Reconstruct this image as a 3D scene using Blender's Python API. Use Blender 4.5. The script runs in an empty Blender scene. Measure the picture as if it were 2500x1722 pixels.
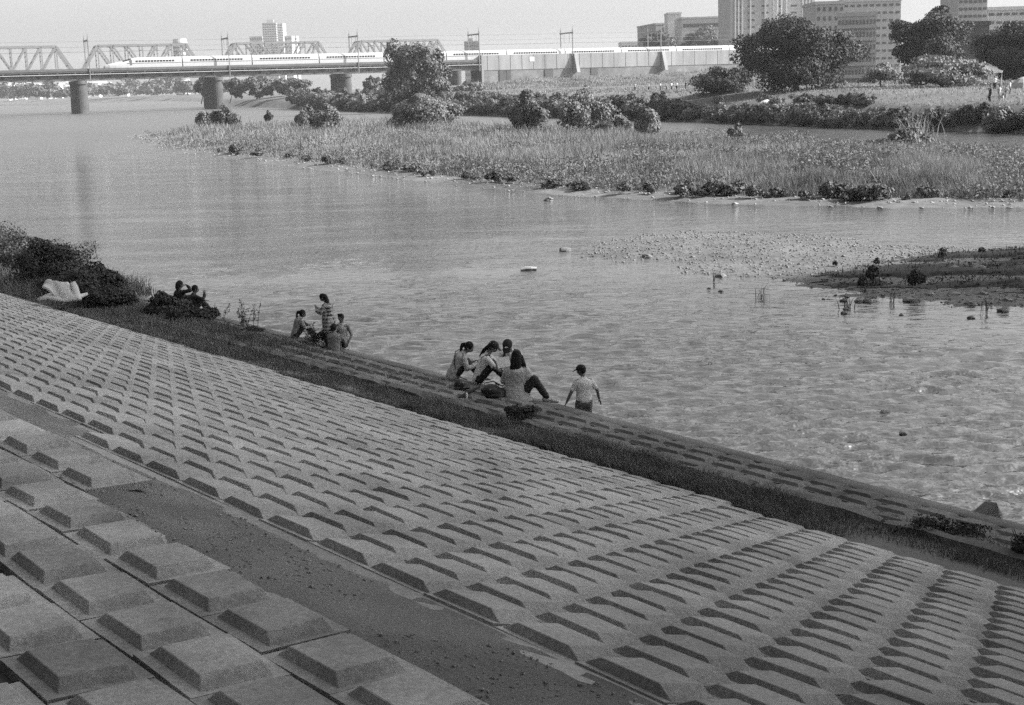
import bpy, bmesh, math, random
import numpy as np
from mathutils import Vector, Matrix
R = math.radians
rng = np.random.default_rng(7); random.seed(7)
SC = bpy.context.scene
COL = SC.collection

# ------------------------------------------------------------------ camera
F, CX, CY, HOR, RHO, H = 3472.0, 1250.0, 861.0, 203.0, 0.03, 6.1
RO = math.atan(RHO); cr, sr = math.cos(RO), math.sin(RO)
PT = math.atan((CY - HOR) * cr / F); cp, sp = math.cos(PT), math.sin(PT)
cam = bpy.data.cameras.new('camera'); camo = bpy.data.objects.new('camera', cam); COL.objects.link(camo)
cam.sensor_fit = 'HORIZONTAL'; cam.sensor_width = 36.0; cam.lens = F / 2500 * 36
cam.clip_start = 0.1; cam.clip_end = 9000
Rt, Up, Fw = Vector((1, 0, 0)), Vector((0, sp, cp)), Vector((0, cp, -sp))
Xc, Yc, Zc = cr * Rt - sr * Up, sr * Rt + cr * Up, -Fw
camo.matrix_world = Matrix(((Xc.x, Yc.x, Zc.x, 0), (Xc.y, Yc.y, Zc.y, 0), (Xc.z, Yc.z, Zc.z, H), (0, 0, 0, 1)))
SC.camera = camo

# ------------------------------------------------------------------ sky, sun, exposure
SUN_AZ, SUN_EL = R(92), R(30)
w = bpy.data.worlds.new('World'); SC.world = w; w.use_nodes = True
nt = w.node_tree; nt.nodes.clear()
sky = nt.nodes.new('ShaderNodeTexSky'); sky.sky_type = 'NISHITA'; sky.sun_disc = False
sky.sun_elevation = SUN_EL; sky.sun_rotation = SUN_AZ; sky.air_density = 1.0; sky.dust_density = 3.5; sky.ozone_density = 1.0
bw = nt.nodes.new('ShaderNodeRGBToBW'); bg = nt.nodes.new('ShaderNodeBackground'); wo = nt.nodes.new('ShaderNodeOutputWorld')
bg.inputs['Strength'].default_value = 0.12
nt.links.new(sky.outputs[0], bw.inputs[0]); nt.links.new(bw.outputs[0], bg.inputs[0]); nt.links.new(bg.outputs[0], wo.inputs[0])
SDIR = Vector((math.sin(SUN_AZ) * math.cos(SUN_EL), math.cos(SUN_AZ) * math.cos(SUN_EL), math.sin(SUN_EL)))
sl = bpy.data.lights.new('sun', 'SUN'); sl.energy = 4.5; sl.angle = R(0.53); sl.color = (1, 1, 1)
so = bpy.data.objects.new('sun', sl); COL.objects.link(so); so.rotation_euler = SDIR.to_track_quat('Z', 'Y').to_euler()
so.location = (60, 0, 60)
vs = SC.view_settings; vs.view_transform = 'Standard'; vs.look = 'None'; vs.exposure = 1.3; vs.gamma = 1.0; vs.use_curve_mapping = False
SC.render.engine = 'CYCLES'
cy = SC.cycles; cy.use_denoising = False; cy.sample_clamp_indirect = 2.5; cy.sample_clamp_direct = .8; cy.pixel_filter_type = 'BLACKMAN_HARRIS'; cy.filter_width = 1.5; cy.max_bounces = 5; cy.diffuse_bounces = 3; cy.glossy_bounces = 3; cy.transmission_bounces = 3
cy.transparent_max_bounces = 6; cy.volume_bounces = 0; cy.caustics_reflective = False; cy.caustics_refractive = False
cy.use_adaptive_sampling = True; cy.adaptive_threshold = 0.006

# ------------------------------------------------------------------ helpers
def ray(x, y):
    dx, dy = x - CX, y - CY
    u, v = (dx * cr - dy * sr) / F, -(dy * cr + dx * sr) / F
    return np.array([u, cp + v * sp, -sp + v * cp])
def G(x, y, z=0.0):
    r = ray(x, y); t = (z - H) / r[2]; return np.array([r[0] * t, r[1] * t, z])
def AY(x, y, Y):                       # point on the sight line at depth Y
    r = ray(x, y); t = Y / r[1]; return np.array([r[0] * t, Y, H + r[2] * t])
def proj(p):
    p = np.asarray(p, float); d0, d1, d2 = p[..., 0], p[..., 1], p[..., 2] - H
    fw = d1 * cp - d2 * sp; up = d1 * sp + d2 * cp
    u, v = F * d0 / fw, -F * up / fw
    return CX + u * cr + v * sr, CY + v * cr - u * sr, fw

def mat(name, g, rough=0.85, var=0.25, scale=6.0, bump=0.0, bscale=60.0, detail=5.0, var2=0.0, scale2=0.6, spec=0.3, transl=0.0, coord='Object', stretch=None, rnd=0.0):
    m = bpy.data.materials.new(name); m.use_nodes = True
    N, L = m.node_tree.nodes, m.node_tree.links
    N.clear(); out = N.new('ShaderNodeOutputMaterial'); pb = N.new('ShaderNodeBsdfPrincipled')
    pb.inputs['Roughness'].default_value = rough; pb.inputs['Specular IOR Level'].default_value = spec
    tc = N.new('ShaderNodeTexCoord' if coord != 'World' else 'ShaderNodeNewGeometry'); src = tc.outputs[coord if coord != 'World' else 'Position']
    if stretch:
        mp = N.new('ShaderNodeMapping'); mp.inputs['Scale'].default_value = stretch; L.new(src, mp.inputs[0]); src = mp.outputs[0]
    n1 = N.new('ShaderNodeTexNoise'); n1.inputs['Scale'].default_value = scale; n1.inputs['Detail'].default_value = detail
    n1.inputs['Roughness'].default_value = 0.65; L.new(src, n1.inputs[0])
    mr = N.new('ShaderNodeMapRange'); mr.inputs['From Min'].default_value = 0.25; mr.inputs['From Max'].default_value = 0.75
    mr.inputs['To Min'].default_value = g * (1 - var); mr.inputs['To Max'].default_value = g * (1 + var); L.new(n1.outputs[0], mr.inputs[0])
    val = mr.outputs[0]
    if var2:
        n2 = N.new('ShaderNodeTexNoise'); n2.inputs['Scale'].default_value = scale2; n2.inputs['Detail'].default_value = 3; L.new(src, n2.inputs[0])
        m2 = N.new('ShaderNodeMapRange'); m2.inputs['From Min'].default_value = 0.3; m2.inputs['From Max'].default_value = 0.7
        m2.inputs['To Min'].default_value = 1 - var2; m2.inputs['To Max'].default_value = 1 + var2; L.new(n2.outputs[0], m2.inputs[0])
        mm = N.new('ShaderNodeMath'); mm.operation = 'MULTIPLY'; L.new(val, mm.inputs[0]); L.new(m2.outputs[0], mm.inputs[1]); val = mm.outputs[0]
    if rnd:
        oi = N.new('ShaderNodeObjectInfo'); m3 = N.new('ShaderNodeMapRange'); m3.inputs['To Min'].default_value = 1 - rnd; m3.inputs['To Max'].default_value = 1 + rnd; L.new(oi.outputs['Random'], m3.inputs[0])
        mm = N.new('ShaderNodeMath'); mm.operation = 'MULTIPLY'; L.new(val, mm.inputs[0]); L.new(m3.outputs[0], mm.inputs[1]); val = mm.outputs[0]
    L.new(val, pb.inputs['Base Color'])
    if bump:
        nb = N.new('ShaderNodeTexNoise'); nb.inputs['Scale'].default_value = bscale; nb.inputs['Detail'].default_value = 6; L.new(src, nb.inputs[0])
        b = N.new('ShaderNodeBump'); b.inputs['Strength'].default_value = bump; b.inputs['Distance'].default_value = 0.02
        L.new(nb.outputs[0], b.inputs['Height']); L.new(b.outputs[0], pb.inputs['Normal'])
    sh = pb.outputs[0]
    if transl:
        tr = N.new('ShaderNodeBsdfTranslucent'); L.new(val, tr.inputs[0]); mx = N.new('ShaderNodeMixShader'); mx.inputs[0].default_value = transl
        L.new(sh, mx.inputs[1]); L.new(tr.outputs[0], mx.inputs[2]); sh = mx.outputs[0]
    L.new(sh, out.inputs[0]); return m

def npmesh(name, V, Fc, smooth=False):
    V = np.asarray(V, np.float32); Fc = np.asarray(Fc, np.int32); k = Fc.shape[1]; me = bpy.data.meshes.new(name)
    me.vertices.add(len(V)); me.vertices.foreach_set('co', V.ravel())
    me.loops.add(len(Fc) * k); me.loops.foreach_set('vertex_index', Fc.ravel())
    me.polygons.add(len(Fc)); me.polygons.foreach_set('loop_start', np.arange(0, len(Fc) * k, k, dtype=np.int32))
    me.polygons.foreach_set('loop_total', np.full(len(Fc), k, np.int32))
    if smooth: me.polygons.foreach_set('use_smooth', np.ones(len(Fc), bool))
    me.update(calc_edges=True); return me

class MB:
    def __init__(s): s.v = []; s.f = []
    def add(s, V, Fc):
        b = len(s.v); s.v += [tuple(map(float, p)) for p in V]; s.f += [tuple(i + b for i in f) for f in Fc]; return s
    def hexa(s, P): return s.add(P, [(0, 3, 2, 1), (4, 5, 6, 7), (0, 1, 5, 4), (1, 2, 6, 5), (2, 3, 7, 6), (3, 0, 4, 7)])
    def box(s, x0, x1, y0, y1, z0, z1):
        return s.hexa([(x0, y0, z0), (x1, y0, z0), (x1, y1, z0), (x0, y1, z0), (x0, y0, z1), (x1, y0, z1), (x1, y1, z1), (x0, y1, z1)])
    def bar(s, a, b, w, h=None, up=(0, 0, 1)):
        a, b = Vector(a), Vector(b); h = h or w; t = (b - a).normalized(); up = Vector(up)
        if abs(t.dot(up)) > .98: up = Vector((1, 0, 0))
        x = t.cross(up).normalized() * w / 2; y = x.cross(t).normalized() * h / 2
        return s.hexa([a - x - y, a + x - y, a + x + y, a - x + y, b - x - y, b + x - y, b + x + y, b - x + y])
    def tube(s, pts, rad, n=8, cap=True):
        pts = [Vector(p) for p in pts]; rad = list(rad) if hasattr(rad, '__len__') else [rad] * len(pts); V = []
        for i, p in enumerate(pts):
            t = (pts[min(i + 1, len(pts) - 1)] - pts[max(i - 1, 0)]).normalized(); u = Vector((0, 0, 1)) if abs(t.z) < .9 else Vector((1, 0, 0))
            x = t.cross(u).normalized(); y = t.cross(x)
            for k in range(n):
                a = 2 * math.pi * k / n; V.append(p + (x * math.cos(a) + y * math.sin(a)) * rad[i])
        Fc = [(i * n + k, i * n + (k + 1) % n, (i + 1) * n + (k + 1) % n, (i + 1) * n + k) for i in range(len(pts) - 1) for k in range(n)]
        if cap: Fc += [tuple(range(n))[::-1], tuple(range((len(pts) - 1) * n, len(pts) * n))]
        return s.add(V, Fc)
    def mesh(s, name):
        me = bpy.data.meshes.new(name); me.from_pydata(s.v, [], s.f); me.update()
        bm = bmesh.new(); bm.from_mesh(me); bmesh.ops.recalc_face_normals(bm, faces=bm.faces); bm.to_mesh(me); bm.free(); return me
    def build(s, name, m, parent=None, smooth=False, loc=None):
        me = s.mesh(name)
        if smooth: me.polygons.foreach_set('use_smooth', np.ones(len(me.polygons), bool))
        return link(name, me, m, parent, loc)

def link(name, me, m=None, parent=None, loc=None, rot=None, scale=None):
    o = bpy.data.objects.new(name, me); COL.objects.link(o)
    if m is not None and me is not None and not me.materials: me.materials.append(m)
    if parent is not None: o.parent = parent
    if loc is not None: o.location = loc
    if rot is not None: o.rotation_euler = rot
    if scale is not None: o.scale = scale if hasattr(scale, '__len__') else (scale,) * 3
    return o
def tag(o, label=None, cat=None, group=None, kind=None):
    for k, v in (('label', label), ('category', cat), ('group', group), ('kind', kind)):
        if v: o[k] = v
    return o
def empty(name, loc=(0, 0, 0), rz=0.0):
    o = bpy.data.objects.new(name, None); COL.objects.link(o); o.location = loc; o.rotation_euler = (0, 0, rz); o.empty_display_size = .2; return o
def grid_faces(nr, nc):
    i = np.arange(nr - 1)[:, None] * nc + np.arange(nc - 1)[None, :]; i = i.ravel()
    return np.stack([i, i + 1, i + nc + 1, i + nc], 1)
def vnoise(x, y, seed=0):              # smooth value noise, numpy
    r = np.random.default_rng(seed); T = r.random((64, 64)); x = np.asarray(x, float); y = np.asarray(y, float)
    xi = np.floor(x).astype(int); yi = np.floor(y).astype(int); fx = x - xi; fy = y - yi
    fx = fx * fx * (3 - 2 * fx); fy = fy * fy * (3 - 2 * fy); g = lambda a, b: T[a % 64, b % 64]
    return (g(xi, yi) * (1 - fx) + g(xi + 1, yi) * fx) * (1 - fy) + (g(xi, yi + 1) * (1 - fx) + g(xi + 1, yi + 1) * fx) * fy
def fbm(x, y, seed=0, oct=4):
    s = 0; a = .5
    for k in range(oct): s = s + a * vnoise(x * 2 ** k, y * 2 ** k, seed + k); a *= .5
    return s / (1 - .5 ** oct)
def sdist(px, py, poly):               # signed distance to a polygon, + inside
    P = np.asarray(poly, float)[:, :2]; d = np.full(px.shape, 1e9); ins = np.zeros(px.shape, bool)
    for a, b in zip(P, np.roll(P, -1, 0)):
        e = b - a; t = np.clip(((px - a[0]) * e[0] + (py - a[1]) * e[1]) / (e @ e), 0, 1)
        d = np.minimum(d, np.hypot(px - a[0] - t * e[0], py - a[1] - t * e[1]))
        c = (a[1] > py) != (b[1] > py)
        with np.errstate(divide='ignore', invalid='ignore'): ins ^= c & (px < (b[0] - a[0]) * (py - a[1]) / (b[1] - a[1]) + a[0])
    return np.where(ins, d, -d)
def sstep(a, b, x): t = np.clip((x - a) / (b - a), 0, 1); return t * t * (3 - 2 * t)

# ------------------------------------------------------------------ near bank frame: d along the bank (to the upper left of the photo), n towards the river
AZ = R(38); dv = np.array([-math.sin(AZ), math.cos(AZ), 0]); nv = np.array([math.cos(AZ), math.sin(AZ), 0])
TB, QT, ZT, TB2, QA = 0.30, 12.9, 0.70, 0.06, 3.40
ZA = ZT + TB * (QT - QA)
def zslope(q): return ZT + TB * (QT - q)
def zterr(q): return ZA - TB2 * (q - QA)
def off(t): return 0.031 * (np.asarray(t, float) - 10.0)         # the lower works run a little off the slope's rows
def lz(t): return -.25 * np.clip(off(t), 0, .9)
def W(q, t, z): return np.array([q * nv[0] + t * dv[0], q * nv[1] + t * dv[1], z])
def qt(p): p = np.asarray(p); return p[..., 0] * nv[0] + p[..., 1] * nv[1], p[..., 0] * dv[0] + p[..., 1] * dv[1]
ROTB = math.atan2(-dv[1], -dv[0])      # local x along -d, local y along +n (uphill is -y)

M = {}
M['conc'] = mat('weathered_concrete', .37, .92, .34, 34, .3, 150, 9, .30, .9, coord='World', rnd=.10)
M['conc_terr'] = mat('terrace_concrete', .43, .92, .34, 30, .35, 140, 9, .36, 1.3, coord='World', rnd=.16)
M['conc_low'] = mat('stained_concrete', .14, .92, .4, 22, .3, 110, 9, .4, .8, coord='World', rnd=.12)
M['joint'] = mat('slope_concrete', .32, .92, .3, 18, .25, 90, 8, .25, .5)
M['joint_dark'] = mat('terrace_joint', .10, .95, .35, 20, .25, 90, 8, .2, .8)
M['gravel'] = mat('dark_gravel', .21, .95, .45, 70, .7, 150, 9, .3, 1.2)
M['soil'] = mat('grassy_soil', .05, .95, .4, 9, .5, 40, 8, .35, .7)
M['path'] = mat('toe_path_concrete', .16, .95, .25, 12, .3, 70, 8, .25, .35)

def strip(name, qs, zs, ts, m, warp=False, jit=0.0, lift=0.0, low=None):
    V = []
    for t in ts:
        o = off(t) if warp else 0
        for i, (q, z) in enumerate(zip(qs, zs)):
            V.append(W(q + o, t, z + lift + (low[i] * float(lz(t)) if low else 0) + (jit * (random.random() - .5) if jit else 0)))
    ob = link(name, npmesh(name, V, grid_faces(len(ts), len(qs))[:, ::-1]), m); ob['kind'] = 'structure'; return ob

ts = np.arange(-30, 131, 2.0)
terrace = strip('levee_terrace', [-40, -22, -9, -2, QA], [11.2, 11.2, 9.0, zterr(-2) - .045, zterr(QA) - .045], ts, M['joint_dark'])
slope = strip('embankment_slope', [QA, 6, 9, QT + 1.2], [zslope(q) - .009 for q in (QA, 6, 9, QT + 1.2)], ts, M['joint'])
# gravel strip between the terrace blocks and the slope blocks
tg = np.arange(-4, 70, .12); V = []
for t in tg:
    qg = np.linspace(QA - .25 + .42 * float(sstep(8.6, 9.2, t)), QA + .80 + .50 * float(sstep(11.2, 11.9, t)), 12)
    for k, q in enumerate(qg):
        e = .10 * (fbm(np.array([t * .9]), np.array([k * 3.1 * (k in (0, 11))]), 3)[0] - .5) if k in (0, 11) else 0
        base = zterr(q) if q < QA else zslope(q)
        edge = min(k, 11 - k) / 3.0
        V.append(W(q + e, t, base - .014 + .016 * min(1, edge) + .014 * (fbm(np.array([t * 5]), np.array([q * 5]), 5)[0] - .5)))
gs = link('gravel_strip', npmesh('gravel_strip', V, grid_faces(len(tg), 12)[:, ::-1], True), M['gravel']); gs['kind'] = 'structure'

# ------------------------------------------------------------------ concrete blocks
def block_mesh(name, p, r, pt, rt, h, ku=.7, ks=1.45, sh=0.0, plate=.05):
    x, y, a, b = p / 2, r / 2, pt / 2, rt / 2; c, e = a + h * ks, b + h * ku
    c = min(c, x - .008); e = min(e, y - .008)
    V = [(-x, -y, -plate), (x, -y, -plate), (x, y, -plate), (-x, y, -plate), (-x, -y, 0), (x, -y, 0), (x, y, 0), (-x, y, 0),
         (-c, -e + sh, 0), (c, -e + sh, 0), (c, e + sh, 0), (-c, e + sh, 0), (-a, -b + sh, h), (a, -b + sh, h), (a, b + sh, h), (-a, b + sh, h)]
    Fc = [(0, 1, 5, 4), (1, 2, 6, 5), (2, 3, 7, 6), (3, 0, 4, 7), (4, 5, 9, 8), (5, 6, 10, 9), (6, 7, 11, 10), (7, 4, 8, 11),
          (8, 9, 13, 12), (9, 10, 14, 13), (10, 11, 15, 14), (11, 8, 12, 15), (12, 13, 14, 15)]
    m = MB(); m.add(V, Fc); me = m.mesh(name)
    bm = bmesh.new(); bm.from_mesh(me)
    ed = [ed for ed in bm.edges if all(v.co.z > h - 1e-4 for v in ed.verts) or (max(v.co.z for v in ed.verts) > h - 1e-4 and min(v.co.z for v in ed.verts) > -1e-4)]
    bmesh.ops.bevel(bm, geom=ed, offset=.0035, segments=1, affect='EDGES'); bm.to_mesh(me); bm.free(); return me
def place_blocks(parent, spots, me, tilt, m, nmax, nrm_tb, jit=.9):
    """spots: list of (q, t, z). The nmax that show largest become parts; the rest one joined mesh."""
    me.materials.append(m)
    base = Matrix((( -dv[0], nv[0], 0), (-dv[1], nv[1], 0), (0, 0, 1))).to_4x4()
    tiltm = Matrix.Rotation(-math.atan(nrm_tb), 4, 'X')
    P = np.array([W(*s) for s in spots]); x, y, fw = proj(P)
    vis = (x > -120) & (x < 2620) & (y < 1850) & (fw > .5)
    order = np.argsort(np.where(vis, fw, 1e9)); rest = []
    vv = np.array([v.co[:] for v in me.vertices]); ff = [tuple(p.vertices) for p in me.polygons]
    RV, RF = [], []
    for n, i in enumerate(order):
        if not vis[i]: continue
        mx = Matrix.Translation(P[i]) @ base @ tiltm @ Matrix.Rotation(R(random.gauss(0, jit)), 4, 'X') @ Matrix.Rotation(R(random.gauss(0, jit)), 4, 'Y') @ Matrix.Rotation(R(random.gauss(0, .5)), 4, 'Z')
        mx = mx @ Matrix.Translation((random.gauss(0, .003), random.gauss(0, .003), random.gauss(0, .0035)))
        if n < nmax:
            o = bpy.data.objects.new('concrete_block', me); COL.objects.link(o); o.parent = parent; o.matrix_world = mx
        else:
            mm = np.array(mx); b = len(RV) * len(vv); RV.append(vv @ mm[:3, :3].T + mm[:3, 3]); RF += [tuple(j + b for j in f) for f in ff]
    if RV:
        rm = bpy.data.meshes.new('far_concrete_blocks'); rm.from_pydata(np.concatenate(RV).tolist(), [], RF); rm.update()
        o = link('block_field', rm, m, parent); o['kind'] = 'stuff'; o['label'] = 'small far rows of identical raised concrete blocks'

sp_ = []; sc = math.sqrt(1 + TB * TB)
for i in range(26):
    s = 4.66 + .415 * i; q = s / sc
    for j in range(-6, 90):
        t = 5.37 + .645 * j + (.24 * i) % .645
        if q > QT - .15 + max(-.15, off(t)): continue
        if i == 0 and t > 11.6: continue
        if t < 2.0 or t > 62: continue
        sp_.append((q, t, zslope(q)))
place_blocks(slope, sp_, block_mesh('slope_block', .635, .405, .41, .29, .056, .12, 1.9), 0, M['conc'], 300, TB, .6)
sp_ = []
for i in range(-1, 9):
    q = 3.07 - .49 * i
    for j in range(-8, 40):
        t = 5.85 + .60 * j + (.30 if i % 2 else 0)
        if i == -1 and t < 8.9: continue
        sp_.append((q, t, zterr(q)))
place_blocks(terrace, sp_, block_mesh('terrace_block', .588, .475, .39, .30, .052, .50, 1.25), 0, M['conc_terr'], 120, TB2, .55)

# ------------------------------------------------------------------ foot of the slope, lower revetment, edge beam
toe = strip('toe_path', [11.6, 12.6, 13.15, 13.45, 13.95], [.66, .68, .66, .63, .62], ts, M['path'], warp=True, low=[1, 1, 1, 1, 1])
kerb = tag(empty('broken_kerb', tuple(W(13.9, 10, .6))), 'broken low concrete kerb running along the foot path beside the water', 'kerb')
t = 4.0
while t < 34:
    Lg = random.uniform(1.3, 2.7); o = off(t); n = 9; V = []; Fc = []
    for k in range(n):
        tt = t + (Lg - .06) * k / (n - 1); e = min(k, n - 1 - k); rd = .0 if e else .035
        for q, z in ((13.80, .50), (13.82 + rd, .70 - rd), (13.98 - rd, .715 - rd), (14.02, .50)):
            V.append(W(q + o + off(tt) - off(t) + random.gauss(0, .008), tt, z + float(lz(tt)) + random.gauss(0, .007) - (.05 if random.random() < .06 else 0)))
    for k in range(n - 1):
        for c in range(3): Fc.append((k * 4 + c, k * 4 + c + 1, k * 4 + c + 5, k * 4 + c + 4))
    Fc += [(0, 1, 2, 3), tuple((n - 1) * 4 + c for c in (3, 2, 1, 0))]
    me = bpy.data.meshes.new('kerb_stone'); me.from_pydata([tuple(v) for v in V], [], Fc); me.update()
    bm = bmesh.new(); bm.from_mesh(me); bmesh.ops.recalc_face_normals(bm, faces=bm.faces); bm.to_mesh(me); bm.free()
    ob = link('kerb_stone', me, M['conc_low']); ob.parent = kerb; ob.matrix_parent_inverse = Matrix.Translation(-kerb.location)
    t += Lg
low = strip('lower_revetment', [13.9, 14.0, 15.42], [.45, .60, .365], ts, M['conc_low'], warp=True, low=[1, 1, 0])
sp_ = []
for i in range(3):
    q = 14.27 + .45 * i
    for j in range(-4, 75):
        t = 5.2 + .60 * j + (.30 if i % 2 else 0)
        if t < 3.0 or t > 40: continue
        sp_.append((q + float(off(t)), t, .60 - (q - 14.0) * .148 + .02 + float(lz(t)) * (15.42 - q) / 1.42))
place_blocks(low, sp_, block_mesh('revetment_block', .585, .435, .40, .28, .045), 0, M['conc_low'], 200, .148, 1.0)
V = []; tb_ = np.arange(-30, 131, 1.0)
for t in tb_:
    o = off(t) + random.gauss(0, .006)
    for q, z in ((15.455, .25), (15.455, .395), (15.465, .405), (15.86, .355), (15.875, .335), (15.89, -.9)): V.append(W(q + o, t, z + random.gauss(0, .003)))
beam = link('edge_beam', npmesh('edge_beam', V, grid_faces(len(tb_), 6)[:, ::-1]), M['conc_low']); beam['kind'] = 'structure'
# pebbles on the gravel strip
pv = np.array([(1, 0, 0), (-.6, .8, 0), (-.5, -.9, 0), (0, 0, .8), (0, 0, -.6)]); pf = np.array([(0, 1, 3), (1, 2, 3), (2, 0, 3), (1, 0, 4), (2, 1, 4), (0, 2, 4)])
def pebbles(P, size, name, m, flat=.7):
    n = len(P); a = rng.random(n) * 6.28; s = size[0] + (size[1] - size[0]) * rng.random(n) ** 3
    c, e = np.cos(a), np.sin(a); v = pv[None] * s[:, None, None] * (1 + .35 * rng.standard_normal((n, 5, 1))); v[..., 2] *= flat
    x = v[..., 0] * c[:, None] - v[..., 1] * e[:, None]; y = v[..., 0] * e[:, None] + v[..., 1] * c[:, None]
    v = np.stack([x, y, v[..., 2]], -1) + P[:, None]
    return npmesh(name, v.reshape(-1, 3), (pf[None] + 5 * np.arange(n)[:, None, None]).reshape(-1, 3))
n = 5000; t = 3 + 22 * rng.random(n) ** 1.3; q = QA - .2 + .92 * rng.random(n)
keep = fbm(t * 1.2, q * 2.5, 9) > .40; t, q = t[keep], q[keep]
P = np.stack([q * nv[0] + t * dv[0], q * nv[1] + t * dv[1], np.where(q < QA, ZA - TB2 * (q - QA), ZT + TB * (QT - q)) + .003], 1)
M['pebble'] = mat('pebble_stone', .30, .9, .6, 7, 0)
o = link('loose_gravel', pebbles(P, (.005, .018), 'loose_gravel', M['pebble']), M['pebble'])
tag(o, 'loose pebbles scattered along the dark gravel strip', 'gravel', kind='stuff')
# ------------------------------------------------------------------ water
BAR = np.array([G(x, y)[:2] for x, y in [(1290, 610), (1330, 650), (1500, 655), (1640, 690), (1800, 705), (1960, 745), (2120, 745), (2250, 765), (2420, 775), (2620, 790), (3000, 800), (3000, 575), (2620, 585), (2440, 592), (2250, 586), (2100, 570), (1900, 558), (1700, 555), (1500, 562), (1380, 580)]])
ISL = np.array([G(x, y)[:2] for x, y in [(308, 334), (350, 352), (440, 372), (640, 400), (780, 415), (900, 428), (1060, 447), (1200, 462), (1400, 479), (1600, 490), (1800, 498), (2000, 503), (2200, 508), (2650, 506), (2700, 400), (2500, 388), (2300, 378), (2060, 360), (1800, 345), (1600, 335), (1400, 322), (1200, 310), (1000, 302), (800, 303), (640, 312), (480, 322)]])
rows = [14.0]
while rows[-1] < 3500: rows.append(rows[-1] + max(.042, rows[-1] ** 2 * 1.1 / (H * 1422)))
Yr = np.array(rows); nc = 420; u = np.linspace(-.46, .46, nc)
X = Yr[:, None] * u[None]; Y = np.repeat(Yr[:, None], nc, 1)
dBar, dIsl = sdist(X, Y, BAR), sdist(X, Y, ISL)
calm = 1 - .62 * sstep(-7, -1.0, dBar) * (Y < 75) - .3 * sstep(-12, -2, dIsl) * (Y < 110)
calm = np.clip(calm * (0.75 + .5 * fbm(X * .06, Y * .03, 21)), .05, 1.2)
Z = np.zeros_like(X); wr = np.random.default_rng(11)
spc = np.maximum(np.gradient(Yr)[:, None], Y * .92 / nc)
for k in range(90):
    lam = .20 * (4.5 ** wr.random() ** 1.1); th = R(90 + wr.normal(0, 25)) + R(-10); kx, ky = math.cos(th) * 6.283 / lam, math.sin(th) * 6.283 / lam
    a = .0076 * lam ** .9 * (.4 + wr.random()) * sstep(2.0, 4.0, lam / spc)
    ph = kx * X + ky * Y + wr.random() * 6.28 + .9 * np.sin(.35 * X + k) * np.sin(.28 * Y + 2 * k)
    Z += a * (np.sin(ph) + .15 * np.sin(2 * ph + 1.2))
Z *= calm
Vw = np.stack([X, Y, Z], -1).reshape(-1, 3)
wm = npmesh('river_water', Vw, grid_faces(len(Yr), nc), True)
at = wm.attributes.new('fine', 'FLOAT', 'POINT'); at.data.foreach_set('value', (.05 + .34 * sstep(80, 300, Y)).ravel().astype(np.float32))
at = wm.attributes.new('chop', 'FLOAT', 'POINT'); at.data.foreach_set('value', calm.ravel().astype(np.float32))
m = bpy.data.materials.new('river_water'); m.use_nodes = True; N, L = m.node_tree.nodes, m.node_tree.links
pb = N['Principled BSDF']; pb.inputs['Base Color'].default_value = (.04, .04, .04, 1); pb.inputs['Roughness'].default_value = .09; pb.inputs['IOR'].default_value = 4.0
tc = N.new('ShaderNodeTexCoord'); mp = N.new('ShaderNodeMapping'); mp.inputs['Scale'].default_value = (2.8, 4.4, 1); L.new(tc.outputs['Object'], mp.inputs[0])
n1 = N.new('ShaderNodeTexNoise'); n1.inputs['Scale'].default_value = 1.1; n1.inputs['Detail'].default_value = 3; n1.inputs['Roughness'].default_value = .5; L.new(mp.outputs[0], n1.inputs[0])
atn = N.new('ShaderNodeAttribute'); atn.attribute_name = 'chop'; mu = N.new('ShaderNodeMath'); mu.operation = 'MULTIPLY'; mu.inputs[1].default_value = .8
mpg = N.new('ShaderNodeMapping'); mpg.inputs['Scale'].default_value = (.10, .42, 1); L.new(tc.outputs['Object'], mpg.inputs[0]); ng = N.new('ShaderNodeTexNoise'); ng.inputs['Scale'].default_value = 1.0; ng.inputs['Detail'].default_value = 6; ng.inputs['Roughness'].default_value = .7; L.new(mpg.outputs[0], ng.inputs[0])
mrg = N.new('ShaderNodeMapRange'); mrg.inputs['From Min'].default_value = .3; mrg.inputs['From Max'].default_value = .7; mrg.inputs['To Min'].default_value = .25; mrg.inputs['To Max'].default_value = 2.2; L.new(ng.outputs[0], mrg.inputs[0])
mug = N.new('ShaderNodeMath'); mug.operation = 'MULTIPLY'; L.new(atn.outputs['Fac'], mug.inputs[0]); L.new(mrg.outputs[0], mug.inputs[1]); L.new(mug.outputs[0], mu.inputs[0])
mpl = N.new('ShaderNodeMapping'); mpl.inputs['Scale'].default_value = (.5, 1.1, 1); L.new(tc.outputs['Object'], mpl.inputs[0]); nl2 = N.new('ShaderNodeTexNoise'); nl2.inputs['Scale'].default_value = 1.0; nl2.inputs['Detail'].default_value = 3; L.new(mpl.outputs[0], nl2.inputs[0])
sm = N.new('ShaderNodeMath'); sm.operation = 'MULTIPLY_ADD'; sm.inputs[1].default_value = 1.1; L.new(nl2.outputs[0], sm.inputs[0]); L.new(n1.outputs[0], sm.inputs[2])
b = N.new('ShaderNodeBump'); b.inputs['Distance'].default_value = .085; L.new(mu.outputs[0], b.inputs['Strength']); L.new(sm.outputs[0], b.inputs['Height']); L.new(b.outputs[0], pb.inputs['Normal'])
fa = N.new('ShaderNodeAttribute'); fa.attribute_name = 'fine'; L.new(fa.outputs['Fac'], pb.inputs['Roughness'])
M['water'] = m
water = link('river_water', wm, m); water['kind'] = 'structure'
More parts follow.
